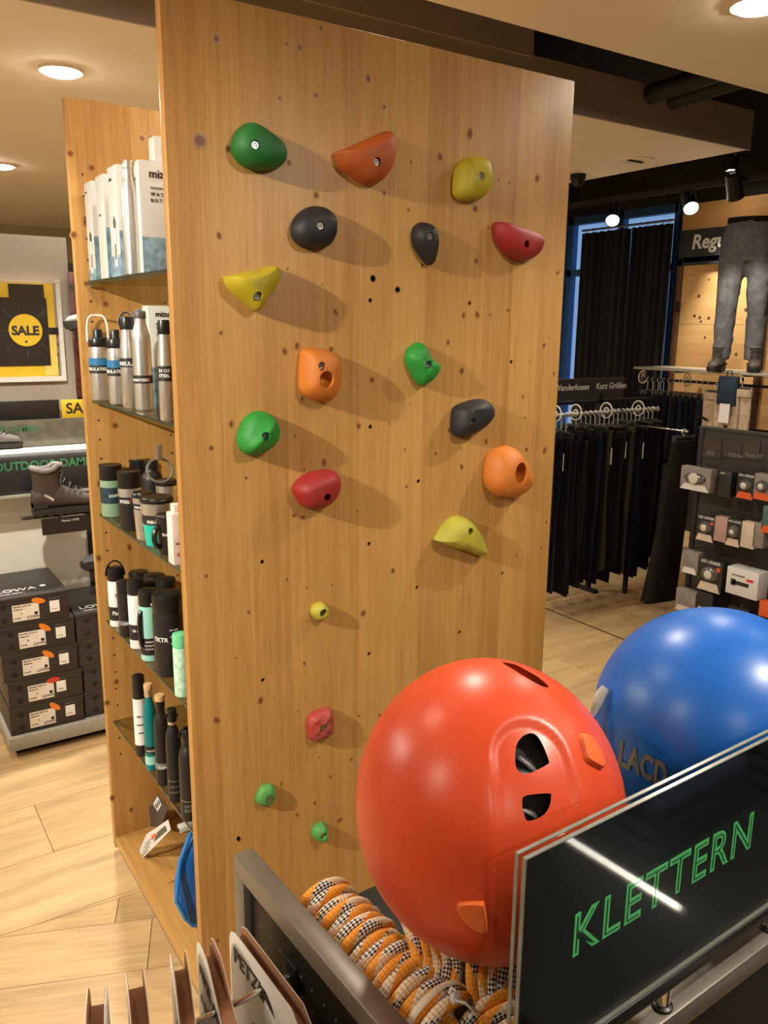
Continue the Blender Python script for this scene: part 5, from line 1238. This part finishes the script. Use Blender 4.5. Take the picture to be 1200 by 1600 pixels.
def trousers(label, loc, rz, cloth, length=.93, w0=.20, w1=.20, th=.016, drop=.11, seed=0, flare=0., group='trousers on the aisle rail', name='trousers', legs=2, tagm=None):
    t = thing(name, label, 'trousers', loc, rz, group)        # loc = on the rail
    for k in range(legs):
        g = G(); g.loft(leg_slab(w0, w1, length - .012 * k, th, seed * 7 + k, dx=(k - .5) * .012 if legs > 1 else 0, flare=flare)); o = g.obj('trouser_leg', cloth, t, angle=70); o.location = (0, 0, -drop)
    g = G(); g.loft([[(a, b, z_) for a, b, _ in ell(16, .020, w0 / 2 + .004, p=3)] for z_ in (-drop - .04, -drop - .02, -drop + .004)]); g.obj('waistband', cloth, t)
    n0 = len(COL.objects)
    h = bpy.data.objects.new('hanger', None); COL.objects.link(h); h.parent = t; h.location = (0, 0, -drop + .03); hanger(h, drop - .03)
    if tagm:
        g = G(); g.box((-.03, -w0 / 2 - .006, -drop - .16), (-.026, -w0 / 2 + .045, -drop - .06)); g.obj('price_tag', tagm, t)
    return t
# ---- aisle rail along x
RY = 3.47; ra, rb = at(862, 652, 1, RY), at(1027, 637, 1, RY); RZ = (ra.z + rb.z) / 2
rail = thing('clothes_rail', 'chrome clothes rail with black uprights carrying dark trousers', 'clothes rack', ((ra.x + rb.x) / 2, RY, 0))
g = G(); g.tube([(ra.x - .15, RY, RZ), (rb.x, RY, RZ)], .011, 12); wobj(g, 'rail', mat('white_chrome', (220, 218, 214), .25, metal=.6), rail)
g = G(); g.tube([(rb.x, RY, RZ), (rb.x + .012, RY, RZ)], .016, 12); wobj(g, 'end_cap', CHROME, rail)
for x in (ra.x - .15, rb.x - .34):
    g = G(); g.box((x - .014, RY + .16, .0), (x + .014, RY + .188, RZ + .1)); wobj(g, 'upright', MBLACK, rail)
    g = G(); g.box((x - .01, RY - .01, RZ - .012), (x + .01, RY + .17, RZ + .012)); wobj(g, 'bracket', MBLACK, rail)
    g = G(); g.box((x - .02, RY + .10, .0), (x + .02, RY + .25, .02)); wobj(g, 'foot', MBLACK, rail)
g = G(); a, b = at(866, 632, 1, RY + .17), at(1026, 622, 1, RY + .17); g.box((a.x - .2, RY + .16, a.z - .006), (b.x - .02, RY + .19, a.z + .012)); wobj(g, 'top_rail', MBLACK, rail)
a, b = at(846, 597, 1, RY + .17), at(973, 622, 1, RY + .17)
ws = thing('rail_sign', 'dark sign on the rail reading Wanderhosen and Kurz Größen', 'sign', ((a.x + b.x) / 2, RY + .17, b.z))
g = G(); g.box((a.x - .3, RY + .166, b.z), (b.x, RY + .174, at(972, 589, 1, RY + .17).z), bev=.001); sp_ = wobj(g, 'panel', mat('dark_grey_sign', (58, 55, 54), .4, var=.1), ws)
w = at(866, 611, 1, RY + .165); wtext('Wanderhosen', .052, FRONT(w.x, RY + .1655, w.z), PLASTW, ws, parent=sp_, bold=.001, shear=.15)
w = at(931, 608, 1, RY + .165); wtext('Kurz Größen', .052, FRONT(w.x, RY + .1655, w.z), PLASTW, ws, parent=sp_, bold=.001, shear=.15)
n = 24; cols = ['black', 'navy', 'black', 'charcoal', 'navy', 'black', 'charcoal', 'black', 'black', 'slate', 'black', 'olive', 'black', 'black', 'charcoal', 'black', 'olive', 'black', 'navy', 'black', 'black', 'black', 'charcoal', 'black']
for i in range(n):
    u = i / (n - 1); x = ra.x - .04 + (rb.x - ra.x + .0) * u
    c = cols[i]; sd = {'black': 'black', 'navy': 'dark navy', 'charcoal': 'charcoal', 'olive': 'olive grey', 'slate': 'blue grey'}[c]
    trousers('%s hiking trousers clipped on a hanger on the aisle rail' % sd, (x, RY, RZ), -.20 + random.Random(i).uniform(-.015, .015), FAB[c], length=.90 + .05 * math.sin(i * 2.1), w0=.25, w1=.23, seed=i, drop=.085 + .06 * random.Random(i + 50).random(), tagm=(PLASTW if i in (2, 12, 15, 19) else None))
for i, (px, py, lab) in enumerate([(868, 655, 'clear size disc on the aisle rail beside the board'), (900, 650, 'clear size disc among the black hangers'), (948, 641, 'clear size disc at the middle of the aisle rail'), (998, 637, 'clear size disc at the free end of the aisle rail')]):
    p = at(px, py, 1, RY); t = thing('size_disc', lab, 'size marker', (p.x, RY, RZ)); size_disc(t, .046, frame((-.002, 0, .012), (0, -1, 0), (0, 0, 1)))
# front-facing trousers at the end
p = at(1068, 690, 1, 3.12)
t = trousers('wide dark brown trousers facing the aisle, hems almost on the floor', (p.x, 3.12, p.z + .06), math.radians(78), FAB['brown'], length=p.z - .055, w0=.15, w1=.24, th=.035, drop=.06, seed=91, flare=.09, group=None)
ar = thing('face_out_arm', 'short chrome arm holding the dark brown trousers', 'rail arm', (p.x, 3.12, p.z + .06))
g = G(); g.tube([(0, -.03, .0), (0, .36, .0)], .008, 10); g.obj('arm', CHROME, ar)
g = G(); g.box((-.012, .34, -p.z - .06), (.012, .364, .03)); g.obj('upright', MBLACK, ar)
# ---- right wall: panel, header, ledge
PANW = pine('pine_wall', length=1, width=2, lam=.40, c1=(232, 190, 130), c2=(204, 154, 96), rough=.5)
DKW = mat('dark_oak', (96, 66, 44), .5, var=.2, scale=20)
y0 = at(1062, 500, 0, XR - .04).y; zb, zt_ = .95, at(1062, 412, 0, XR - .04).z
wp = thing('wall_panel', 'light pine wall panel in a dark oak frame under the Regular sign', 'wall panel', (XR - .03, y0 - .7, zb))
zz = zb
i = 0
while zz < zt_ - .01:
    h = min(.40, zt_ - zz); g = G(); g.box((XR - .045, y0 - 1.75, zz + .0012), (XR - .02, y0, zz + h - .0012)); wobj(g, 'board', PANW, wp); zz += h; i += 1
for lo, hi in (((XR - .07, y0, zb), (XR - .005, y0 + .05, zt_ + .04)), ((XR - .07, y0 - 1.8, zt_), (XR - .005, y0, zt_ + .045)), ((XR - .07, y0 - .80, zb), (XR - .03, y0 - .75, zt_))):
    g = G(); g.box(lo, hi, bev=.003); wobj(g, 'frame_bar', DKW, wp)
g = G(); g.box((XR - .085, y0 - .01, 1.85), (XR - .07, y0 + .02, 1.93), bev=.002); wobj(g, 'hinge', MBLACK, wp)
g = G(); 
knp = []
for k in range(26): rnd = random.Random(k); knp.append((y0 - .05 - rnd.random() * .9, zb + .1 + rnd.random() * (zt_ - zb - .2), .8 + rnd.random()))
for (y, z_, s_) in knp: g.lathe([(.010 * s_, 0), (.008 * s_, .0008)], 10, M=SIDE(XR - .045, y, z_))
tag(wobj(g, 'knots', mat('knot_brown', (112, 70, 44), .5), wp), kind='stuff')
g = G(); zt2 = at(1056, 338, 0, XR - .04).z
tp_ = thing('header_board', 'light pine board above the Regular sign', 'wall panel', (XR - .03, y0 - .8, zt_ + .3)); z3, z4 = at(1056, 362, 0, XR - .05).z, at(1056, 322, 0, XR - .05).z
g.box((XR - .045, y0 - 1.75, z3), (XR - .02, y0 + .05, z4)); wobj(g, 'board', PANW, tp_)
z5, z6 = at(1056, 416, 0, XR - .06).z, z3 - .002
rs = thing('regular_sign', 'slate grey header sign reading Regular in white', 'sign', (XR - .06, y0 - .8, z5))
g = G(); g.box((XR - .07, y0 - 1.75, z5), (XR - .046, y0 + .05, z6)); o = wobj(g, 'panel', mat('slate_board', (44, 48, 54), .45, var=.08), rs)
w = at(1080, 389, 0, XR - .07); wtext('Regular', .155, SIDE(XR - .0706, w.y, w.z), PLASTW, rs, parent=o, bold=.004, shear=.12)
# ledge with the mannequin
MX = 5.42; p = at(1150, 577, 0, MX); LZ = p.z - .012
lg = thing('display_ledge', 'long pale ledge carrying the trouser mannequin', 'shelf', (MX, p.y, LZ))
ya, ybb = at(990, 572, 0, MX - .17).y, p.y - .9
g = G(); g.box((MX - .17, ybb, LZ - .018), (MX + .22, ya, LZ), bev=.002); wobj(g, 'plate', mat('pale_metal', (168, 160, 146), .4, metal=.4), lg)
for y in (p.y + .05, ya - .12, p.y - .7):
    g = G(); g.box((MX + .2, y - .015, LZ - .05), (XR - .072, y + .015, LZ - .018)); wobj(g, 'bracket', MBLACK, lg)
# mannequin legs in trousers
mn = thing('mannequin_legs', 'mannequin legs wearing grey hiking trousers on the ledge', 'mannequin', (MX, p.y, LZ), math.radians(-150))
def skin(chain, name, m, parent, voxel=.012):
    g = G()
    for rings in chain: g.loft(rings)
    o = g.obj(name, m, parent)
    def md(x):
        r_ = x.modifiers.new('r', 'REMESH'); r_.mode = 'VOXEL'; r_.voxel_size = voxel
        s_ = x.modifiers.new('s', 'SMOOTH'); s_.iterations = 4; s_.factor = .6
        tx_ = bpy.data.textures.new('crease', 'CLOUDS'); tx_.noise_scale = .09
        d_ = x.modifiers.new('d', 'DISPLACE'); d_.texture = tx_; d_.strength = .022; d_.mid_level = .5
    md(o); bpy.context.view_layer.update(); finish(o, lambda x: None); return o
def el3(rx, ry, cx, cy, z_): return [(a, b, z_) for a, b, _ in ell(22, rx, ry, cx, cy, p=2.2)]
k = .94
legL = [el3(.062, .058, .03, .105, .085 * k), el3(.068, .062, .012, .105, .16 * k), el3(.078, .068, .0, .105, .34 * k), el3(.080, .070, .025, .100, .50 * k), el3(.096, .084, .012, .094, .68 * k), el3(.112, .096, .0, .088, .84 * k)]
legR = [el3(.062, .058, .09, -.10, .085 * k), el3(.068, .062, .08, -.10, .16 * k), el3(.076, .068, .065, -.10, .34 * k), el3(.080, .070, .075, -.098, .50 * k), el3(.096, .084, .035, -.094, .68 * k), el3(.112, .096, .01, -.088, .84 * k)]
hips = [el3(.118, .170, .0, 0, .80 * k), el3(.128, .182, -.005, 0, .90 * k), el3(.118, .172, -.005, 0, 1.0 * k), el3(.098, .150, .0, 0, 1.08 * k), el3(.094, .146, .0, 0, 1.105 * k)]
skin([legL, legR, hips], 'trousers', FAB['grey'], mn)
g = G(); g.loft([el3(.100, .152, .0, 0, 1.075 * k), el3(.099, .150, .0, 0, 1.115 * k)]); g.obj('waistband', FAB['charcoal'], mn)
boot('boot', '', (-.03, .105, .008), .1, L=.28, H=.15, parent=mn, up=mat('taupe_leather', (84, 74, 66), .6, var=.2)); boot('boot', '', (.03, -.10, .008), -.12, L=.28, H=.15, parent=mn, up=MATS['taupe_leather'])
# ---- rail under the ledge with short trousers
UX = MX + .02; ua, ub = at(1003, 597, 0, UX), at(1150, 612, 0, UX); UZ = LZ - .10
ul = thing('ledge_rail', 'dark rail under the ledge carrying clipped shorts', 'clothes rack', (UX, p.y, UZ))
g = G(); g.tube([(UX, ua.y, UZ), (UX, ybb, UZ)], .010, 10); wobj(g, 'rail', MBLACK, ul)
for y in (ua.y - .04, p.y - .05, p.y - .6): g = G(); g.tube([(UX, y, UZ), (UX, y, LZ - .016)], .007, 8); wobj(g, 'hanger_rod', MBLACK, ul)
cl = ['black', 'charcoal', 'black', 'navy', 'black', 'black', 'charcoal', 'black', 'navy', 'black', 'black', 'slate']
for i in range(12):
    y = ua.y - .06 - (ua.y - at(1108, 610, 0, UX).y - .06) * i / 11
    trousers('%s shorts clipped to a hanger on the rail under the ledge' % {'black': 'black', 'charcoal': 'charcoal', 'navy': 'dark navy', 'slate': 'blue grey'}[cl[i]], (UX, y, UZ), math.pi / 2 + random.Random(i).uniform(-.15, .15), FAB[cl[i]], length=.50 + .03 * math.sin(i * 3), w0=.26, w1=.28, seed=200 + i, drop=.12, group='shorts under the ledge', name='shorts', tagm=(PLASTW if i in (7, 10) else None))
for i, (px, lab) in enumerate(((1003, 'clear size disc at the far end of the rail under the ledge'), (1072, 'clear size disc among the shorts under the ledge'))):
    y = at(px, 605, 0, UX).y; t = thing('size_disc', lab, 'size marker', (UX, y, UZ)); size_disc(t, .05, frame((0, .0, .012), (1, 0, 0), (0, 0, 1)))
for i, (px0, px1, py0, py1, lab) in enumerate([(1101, 1136, 612, 672, 'beige trousers with zipped thigh pocket hung facing the aisle'), (1143, 1176, 607, 674, 'beige trousers with white hang tag beside the other pair')]):
    X = UX - .2; a, b = at(px0, py0, 0, X), at(px1, py0, 0, X); yc = (a.y + b.y) / 2; w = abs(a.y - b.y)
    t = thing('trousers', lab, 'trousers', (X, yc, a.z + .04), 0, 'beige trousers under the ledge')
    for s_ in (-1, 1):
        g = G(); g.loft(leg_slab(w * .52, w * .42, .72, .05, 300 + i * 2 + s_)); o = g.obj('trouser_leg', FAB['beige'], t, angle=70); o.location = (0, s_ * w * .25, -.06)
    g = G(); g.loft([[(q[0], q[1], z_) for q in ell(18, .03, w * .52, p=3)] for z_ in (-.09, -.06, -.04)]); g.obj('waistband', FAB['beige'], t)
    h = bpy.data.objects.new('hanger', None); COL.objects.link(h); h.parent = t; h.location = (0, 0, -.03); hanger(h, UZ - a.z - .01 if UZ - a.z > .03 else .06, w=w * .8)
    if i == 0: g = G(); g.box((-.034, -.06, -.24), (-.029, .05, -.225), M=Matrix.Rotation(.35, 4, 'X')); g.obj('zip', FAB['charcoal'], t)
    else: g = G(); g.box((-.045, .05, -.28), (-.042, .13, -.13)); g.obj('hang_tag', PLASTW, t)
p2 = at(1140, 588, 0, UX - .22); t = thing('navy_bag', 'navy fabric pouch hanging in front of the beige trousers', 'bag', (UX - .22, p2.y, p2.z - .20)); g = G(); g.loft([[(a, b, z_) for a, b, _ in ell(18, .02 + .01 * s_, .075, p=4)] for z_, s_ in ((0, 0), (.02, 1), (.10, 1.3), (.18, .8), (.20, 0))]); g.obj('pouch', mat('petrol_cloth', (26, 46, 62), .8), t)
g = G(); g.tube([(0, -.02, .2), (0, -.015, .24), (0, .015, .24), (0, .02, .2)], .004, 6); g.obj('loop', MBLACK, t)
# ---- curtains, track and spots
CUR = mat('black_curtain', (20, 19, 19), .9, var=.15, sheen=.1)
cx_ = XR - .14
def curtain(label, y0, y1, seed):
    t = thing('curtain', label, 'curtain', (cx_, (y0 + y1) / 2, 0)); n = 90; rings = []; rnd = random.Random(seed); ph = [rnd.random() * 6 for _ in range(3)]
    for z_, k in ((.002, 1.25), (.8, 1.1), (1.7, 1.), (2.5, .8), (2.56, .75)):
        f = []; 
        for i in range(n + 1):
            u = i / n; y = y0 + (y1 - y0) * u; x = cx_ + .030 * k * math.sin(u * 40 + ph[0] + .3 * math.sin(u * 9 + ph[1])) + .012 * math.sin(u * 90 + ph[2])
            f.append((x, y, z_))
        rings.append(f + [(x + .004, y, z_) for x, y, z_ in reversed(f)])
    g = G(); g.loft(rings); wobj(g, 'drape', CUR, t, angle=70)
    g = G(); g.tube([(cx_, y0, 2.585), (cx_, y1, 2.585)], .010, 10); wobj(g, 'curtain_rod', CHROME, t)
    for i in range(6):
        y = y0 + (y1 - y0) * (i + .5) / 6; g = G(); g.tube([(cx_ + .016 * math.cos(a), y, 2.578 + .018 * math.sin(a)) for a in [2 * math.pi * k / 14 for k in range(14)]], .0025, 6, closed=True); wobj(g, 'ring', CHROME, t)
yA, yB, yC = at(902, 500, 0, cx_).y, at(975, 500, 0, cx_).y, at(1040, 500, 0, cx_).y
curtain('black pleated curtain over the far half of the window', yB + .001, yA, 1); curtain('black pleated curtain beside the pine wall panel', yC, yB - .001, 2)
TX = 4.72
a, b = at(885, 326, 0, TX), at(1205, 270, 0, TX); TZ = (a.z + b.z) / 2
tk = thing('light_track', 'black lighting track running above the clothing area', 'light track', (TX, (a.y + b.y) / 2, TZ)); g = G(); g.box((TX - .02, b.y - .6, TZ - .015), (TX + .02, a.y + .3, TZ + .02)); wobj(g, 'track', MBLACK, tk)
for y in (a.y + .1, b.y - .3): g = G(); g.tube([(TX, y, TZ + .02), (TX, y, 3.5)], .006, 8); wobj(g, 'suspension_rod', MBLACK, tk)
def spot(px, py, aim, label, power, on=True):
    p = at(px, py, 0, TX); p.z = min(p.z, TZ - .10); t = thing('track_spot', label, 'spotlight', p, group='track spotlights')
    d = (Vector(aim) - p).normalized(); M = Matrix.Translation(p) @ d.to_track_quat('Z', 'Y').to_matrix().to_4x4()
    g = G(); g.lathe([(.02, -.16), (.045, -.155), (.048, -.02), (.052, .0), (.046, .0), (.044, -.012)], 24, M=M, cap=False); wobj(g, 'housing', MBLACK, t)
    g = G(); g.lathe([(.001, -.01), (.044, -.012)], 24, M=M, cap=True); wobj(g, 'lens', LENS if on else GREYP, t)
    g = G(); g.tube([p - d * .09, (p.x, p.y, TZ - .015)], .008, 8); wobj(g, 'stem', MBLACK, t)
    if on:
        l = bpy.data.lights.new('spot', 'SPOT'); l.energy = power; l.color = WARM; l.spot_size = math.radians(62); l.spot_blend = .6; l.shadow_soft_size = .03
        lo = bpy.data.objects.new('spot', l); COL.objects.link(lo); lo.parent = t; q = d.to_track_quat('-Z', 'Y'); lo.rotation_euler = q.to_euler(); lo.location = d * .01
spot(957, 345, (3.0, 2.7, .5), 'glowing track spotlight before the black curtain', 12)
spot(1080, 326, (3.6, 2.2, .9), 'glowing track spotlight next to the pine header board', 12)
spot(1150, 300, (5.4, y0 - 1.1, 1.5), 'dark-bodied track spotlight turned to the mannequin', 42)
t = thing('wall_washer', 'small black spotlight on an arm washing the pine wall panel', 'spotlight', (XR - .07, y0 - .55, 2.95)); g = G(); g.tube([(.05, 0, .03), (-.22, 0, .03), (-.24, 0, 0)], .008, 8); g.obj('arm', MBLACK, t)
g = G(); g.lathe([(.03, .05), (.045, .04), (.045, -.05), (.04, -.05), (.038, -.04)], 20, M=Matrix.Translation((-.24, 0, -.04)), cap=False); g.obj('housing', MBLACK, t)
g = G(); g.lathe([(.001, -.078), (.038, -.08)], 20, M=Matrix.Translation((-.24, 0, 0))); g.obj('lens', LENS, t)
l = bpy.data.lights.new('washer', 'SPOT'); l.energy = 170; l.color = WARM; l.spot_size = math.radians(58); l.spot_blend = .8; l.shadow_soft_size = .03
lo = bpy.data.objects.new('washer', l); COL.objects.link(lo); lo.parent = t; lo.location = (-.24, 0, -.10); lo.rotation_euler = Vector((.17, 0, -1)).to_track_quat('-Z', 'Y').to_euler()
p = at(903, 280, 2, ZC - .03); t = thing('dome_camera', 'small black dome camera under the ceiling edge', 'camera', (p.x, p.y, ZC)); g = G(); g.lathe([(.05, 0), (.05, -.03), (.045, -.035)], 20); g.obj('base', MBLACK, t)
g = G(); g.lathe([(.042, -.034), (.04, -.05), (.028, -.07), (.004, -.078)], 20); g.obj('dome', BLACK, t)
# ---- headlamp gondola
HX = 3.86; a, b = at(1094, 669, 0, HX), at(1200, 680, 0, HX); HZt = a.z
gd = thing('accessory_gondola', 'dark peg-wall gondola hung with headlamp packs', 'display stand', (HX + .2, a.y - .5, 0))
def hb(name, lo, hi, m, bev=0): g = G(); g.box(lo, hi, bev=bev); return wobj(g, name, m, gd)
DBR = mat('dark_brown_panel', (46, 40, 36), .55, var=.1)
hb('peg_wall', (HX, a.y - 1.2, .1), (HX + .03, a.y, HZt), DBR); hb('frame_post', (HX - .008, a.y - .03, 0), (HX + .04, a.y + .0, HZt), MBLACK, .003); hb('base', (HX - .28, a.y - 1.2, .02), (HX + .3, a.y, .12), MBLACK, .004); hb('top_cap', (HX - .01, a.y - 1.2, HZt), (HX + .05, a.y, HZt + .012), DBR)
for i, (x0, y0_, x1, y1_) in enumerate([(1099, 684, 1126, 718), (1128, 686, 1156, 718), (1160, 687, 1184, 720)]):
    p, q = at(x0, y0_, 0, HX - .01), at(x1, y1_, 0, HX - .01); o = hb('info_pocket', (HX - .006, q.y, q.z), (HX - .0005, p.y, p.z), mat('smoked_pocket', (62, 56, 52), .2, var=.1))
    w = at(x0 + 4, y0_ + 26, 0, HX - .01); text(['20%', '- 350 lm', 'from 39'][i], .03, SIDE(HX - .0066, w.y, w.z), LGREY, o)
OR = mat('pack_orange', (206, 86, 36), .5); PBK = mat('pack_black', (34, 32, 32), .4, var=.15); PGR = mat('pack_grey', (128, 120, 114), .5, var=.2); PBE = mat('pack_beige', (196, 178, 160), .55); PCL = mat('blister', (86, 84, 82), .15, var=.4, scale=30); PTE = mat('pack_teal', (70, 98, 98), .5, var=.2)
def hpack(label, x0, y0_, x1, y1_, main, foot=None, dot=None, word=None, lens=True, X=None, th=.05, side=None):
    X = X or HX - .13
    p, q = at(x0, y0_, 0, X), at(x1, y1_, 0, X); yc = (p.y + q.y) / 2; w = abs(p.y - q.y); H = abs(p.z - at(x0, y1_, 0, X).z)
    t = thing('product_pack', label, 'packaging', (X, yc, p.z - H), group='headlamp and torch packs on the gondola')
    g = G(); g.box((0, -w / 2, 0), (th, w / 2, H), bev=.002); bo = g.obj('carton', main, t)
    if foot:
        g = G(); g.prism([(-w * .48, .002), (w * .48, .002), (w * .34, H * .28), (-w * .34, H * .28)], 0, .0012, M=SIDE(-.0012, 0, 0) @ Matrix.Translation((0, 0, 0))); g.obj('foot_print', foot, bo)
    if lens:
        g = G(); g.loft([[(-d_, a_ * w * s_, H * .55 + b_ * H * .23 * s_) for a_, b_, _ in ell(18, .36, 1.)] for s_, d_ in ((1, 0), (.95, .010), (.7, .018), (.2, .020))]); bl = g.obj('blister', PCL, bo)
        g = G(); g.lathe([(w * .16, 0), (w * .16, .012), (w * .10, .016)], 14, M=SIDE(-.008, 0, H * .55)); g.obj('lamp', mat('lamp_glass', (196, 190, 176), .15), bl)
    if dot: g = G(); g.lathe([(w * .09, 0), (w * .09, .001)], 14, M=SIDE(-.001, -w * .33, H * .74)); g.obj('sticker', dot, bo)
    if word: text(word, min(.022, w * .16), SIDE(-.0014, w * .42, H * .88), PLASTW, bo)
    g = G(); g.tube([(th * .5, 0, H - .004), (th * .5, 0, H + .012), (HX - X, 0, H + .012)], .0025, 6); g.obj('peg', CHROME, t)
    return t
packs = [('clear blister pack with black headlamp and white rim, highest on the left', 1065, 727, 1109, 763, PGR, WHITE, None, None, True),
 ('narrow dark torch pack with white lettering', 1125, 735, 1140, 775, PBK, None, None, 'SPOT', False), ('dark headlamp pack with an orange foot in the top row', 1153, 738, 1177, 778, PBK, OR, None, 'LED LENSER', True), ('grey and white pack with orange stripe at the row end', 1180, 739, 1203, 780, PGR, OR, None, None, True),
 ('black headlamp pack with white foot and orange dot, second row', 1090, 803, 1115, 843, PBK, PBE, OR, 'LED LENSER', True), ('plain pinkish carton side between headlamp packs', 1118, 806, 1134, 845, mat('pack_pink', (168, 138, 130), .5), None, None, None, False), ('black headlamp pack with white foot beside the pinkish carton', 1137, 809, 1156, 852, PBK, PBE, None, 'LED LENSER', True),
 ('beige carton side in the second row', 1160, 814, 1177, 855, PBE, None, None, None, False), ('grey beige carton at the second row end', 1179, 816, 1191, 855, PGR, None, None, None, False), ('teal edged pack hanging higher at the gondola edge', 1193, 790, 1206, 832, PTE, OR, None, None, False),
 ('grey pack with white price label in the third row', 1068, 859, 1089, 894, PGR, WHITE, None, None, False), ('black headlamp pack with white foot and red-orange dot, third row', 1093, 870, 1126, 920, PBK, PBE, OR, 'LED LENSER', True),
 ('grey glove-like pack low on the gondola', 1057, 918, 1085, 952, PGR, PBE, None, None, False), ('dark flat pack in the bottom row', 1090, 922, 1112, 955, PBK, PBE, None, None, False), ('dark pack with pale rim in the bottom row', 1138, 945, 1168, 975, PBK, PBE, None, None, False), ('small orange pack low at the gondola edge', 1187, 938, 1206, 962, OR, None, None, None, False)]
for (lab, x0, y0_, x1, y1_, m, ft, dt, wd, ln) in packs: hpack(lab, x0, y0_, x1, y1_, m, ft, dt, wd, ln)
t = hpack('white torch box with black flashlight picture and red label', 1137, 884, 1183, 926, WHITE, None, None, None, False, th=.09)
bo = [c for c in COL.objects if c.parent == t and c.name.startswith('carton')][0]
g = G(); g.box((-.0015, -.04, .055), (-.0002, .05, .075), bev=.0004); g.box((-.0015, .035, .048), (-.0002, .062, .082), bev=.0004); g.obj('torch_picture', INK, bo)
g = G(); g.box((-.0015, -.062, .085), (-.0002, -.025, .1)); g.obj('red_label', LRED, bo)
text('LED LENSER', .014, SIDE(-.0014, .06, .1), INK, bo)
